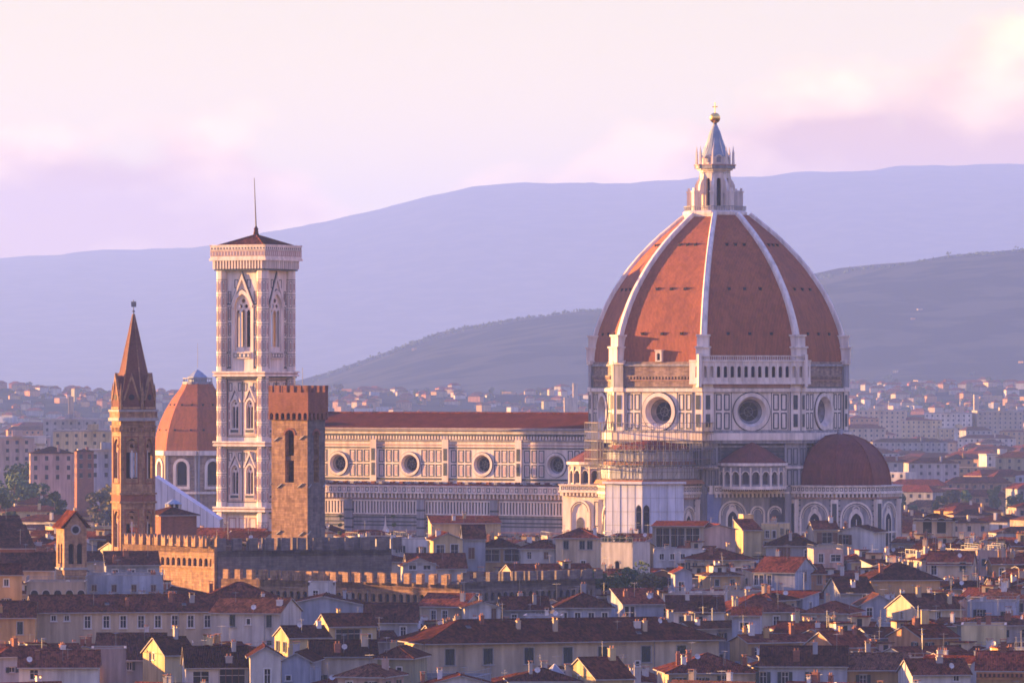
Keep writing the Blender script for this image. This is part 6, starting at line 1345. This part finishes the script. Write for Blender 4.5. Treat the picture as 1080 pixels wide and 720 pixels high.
xs = [-3640 + 56 * i for i in range(131)]; ys = [5000 + 75 * i for i in range(90)] + [11800 + 190 * i for i in range(106)]
grid('hills', xs, ys, lambda x, y: HILL(x, y) - .35, 'hill', 'long wooded hills rising in ridges behind the city')
hz = MB(); hzm = bpy.data.materials.new('evening_haze'); hzm.use_nodes = True; t = hzm.node_tree; t.nodes.remove(t.nodes['Principled BSDF']); pv = t.nodes.new('ShaderNodeVolumePrincipled'); t.links.new(pv.outputs[0], t.nodes['Material Output'].inputs['Volume'])
pv.inputs['Color'].default_value = (.33, .50, .96, 1); pv.inputs['Density'].default_value = 0.59e-4; pv.inputs['Anisotropy'].default_value = .0
M['haze'] = hzm; hz.box(Fr(0, -400, 0), -3700, 3700, -1.4, 1085, -33000, 0, 'haze'); o = hz.build('haze'); o['kind'] = 'stuff'; o['label'] = 'thin lavender evening haze filling the valley'
# ------------------------------------------------------------------ labels: say which house is which
COLN = {'cream': 'cream', 'beige': 'beige', 'white': 'white', 'ochre': 'ochre', 'grey': 'grey', 'pink': 'pink', 'bluegrey': 'blue-grey', 'yellow': 'yellow', 'olive': 'olive', 'orange': 'orange', 'brick': 'brick'}
ROOFN = {'roof': 'brown', 'roofd': 'dark', 'roofr': 'red', 'roofb': 'tan'}
MARK = [('the slim brick spire', 140, 560), ('the brown square tower', 315, 590), ('the white tower house', 655, 600), ('the modern box house', 715, 575), ('the long cream building', 120, 655), ('the large ochre palazzo', 600, 685), ('the east apse', 900, 560), ('the blank yellow wall', 1037, 672), ('the long arched wall', 370, 625), ('the gabled belfry', 74, 585), ('the yellow loggia house', 372, 668), ('the ochre corner palazzo', 1060, 710), ('the pale blue bottom house', 850, 712), ('the dark crenellated wall', 560, 620), ('the cream tower house', 985, 560), ('the sunlit ochre gable', 820, 612), ('the blue-grey gabled house', 927, 640)]
used = {o.get('label') for o in sc.objects}
pend = {}
for h_ in HOUSES:
    if h_['label']: continue
    x, y = h_['px'], h_['py']; mk = min(MARK, key=lambda q_: (q_[1] - x) ** 2 + ((q_[2] - y) * 2.2) ** 2); dx, dy = x - mk[1], y - mk[2]
    if h_['Y'] > 1420: pos = 'far beyond ' + ('the brick spire' if x < 400 else 'the east apse')
    else: pos = ('left of ' if dx < 0 else 'right of ') if abs(dx) > abs(dy) * 1.6 else ('below ' if dy > 0 else 'above '); pos += mk[0]
    rf_ = {'x': 'ridged', 'y': 'gabled', 'hip': 'hipped', 'flat': 'flat', 'shed': 'slanted'}[h_['roof']]
    nm = h_['o'].name.split('.')[0].replace('_', ' '); size = 'wide' if h_['w'] > 14.5 else 'narrow' if h_['w'] < 11 else 'square'
    if h_['roof'] == 'flat': s_ = f"{size} flat-roofed {COLN[h_['wall']]} {nm}"
    else: s_ = f"{size} {COLN[h_['wall']]} {nm} with {ROOFN[h_['tiles']]} {rf_} roof"
    pend.setdefault((s_, pos), []).append(h_)
ORD = ['leftmost', 'second', 'third', 'fourth', 'fifth', 'sixth', 'seventh', 'eighth', 'ninth']
for (s_, pos), L_ in pend.items():
    L_.sort(key=lambda q_: q_['px'])
    for i, h_ in enumerate(L_):
        lb = f"{s_} {pos}"
        if len(L_) > 1: lb = (f"leftmost " if i == 0 else f"{ORD[min(i, 8)]} from left, ") + lb
        k = ' '.join(lb.split()[:16]); h_['o']['label'] = k
        if h_['Y'] > 1420: h_['o']['group'] = 'houses beyond the cathedral'
        else: h_['o']['group'] = 'houses of the old town'
for h_ in HOUSES:
    if 'group' not in h_['o']: h_['o']['group'] = 'houses of the old town'
L_ = [o for o in sc.objects if o.type == 'EMPTY' and o.name.startswith('tree') and 'label' not in o]
L_.sort(key=lambda o: o.location.x / o.location.y)
lft = [o for o in L_ if o.location.x < 0]; rgt = [o for o in L_ if o.location.x >= 0]
for side_, ls in (('beyond the slim brick spire', lft), ('beyond the east apse', rgt)):
    for i, o in enumerate(ls): o['label'] = f"{(['leftmost', 'second', 'third', 'fourth', 'fifth', 'sixth', 'seventh', 'eighth', 'ninth', 'tenth', 'eleventh', 'twelfth', 'thirteenth'])[i]} tree from the left in the far dark trees {side_}"; o['group'] = 'far trees between the houses'
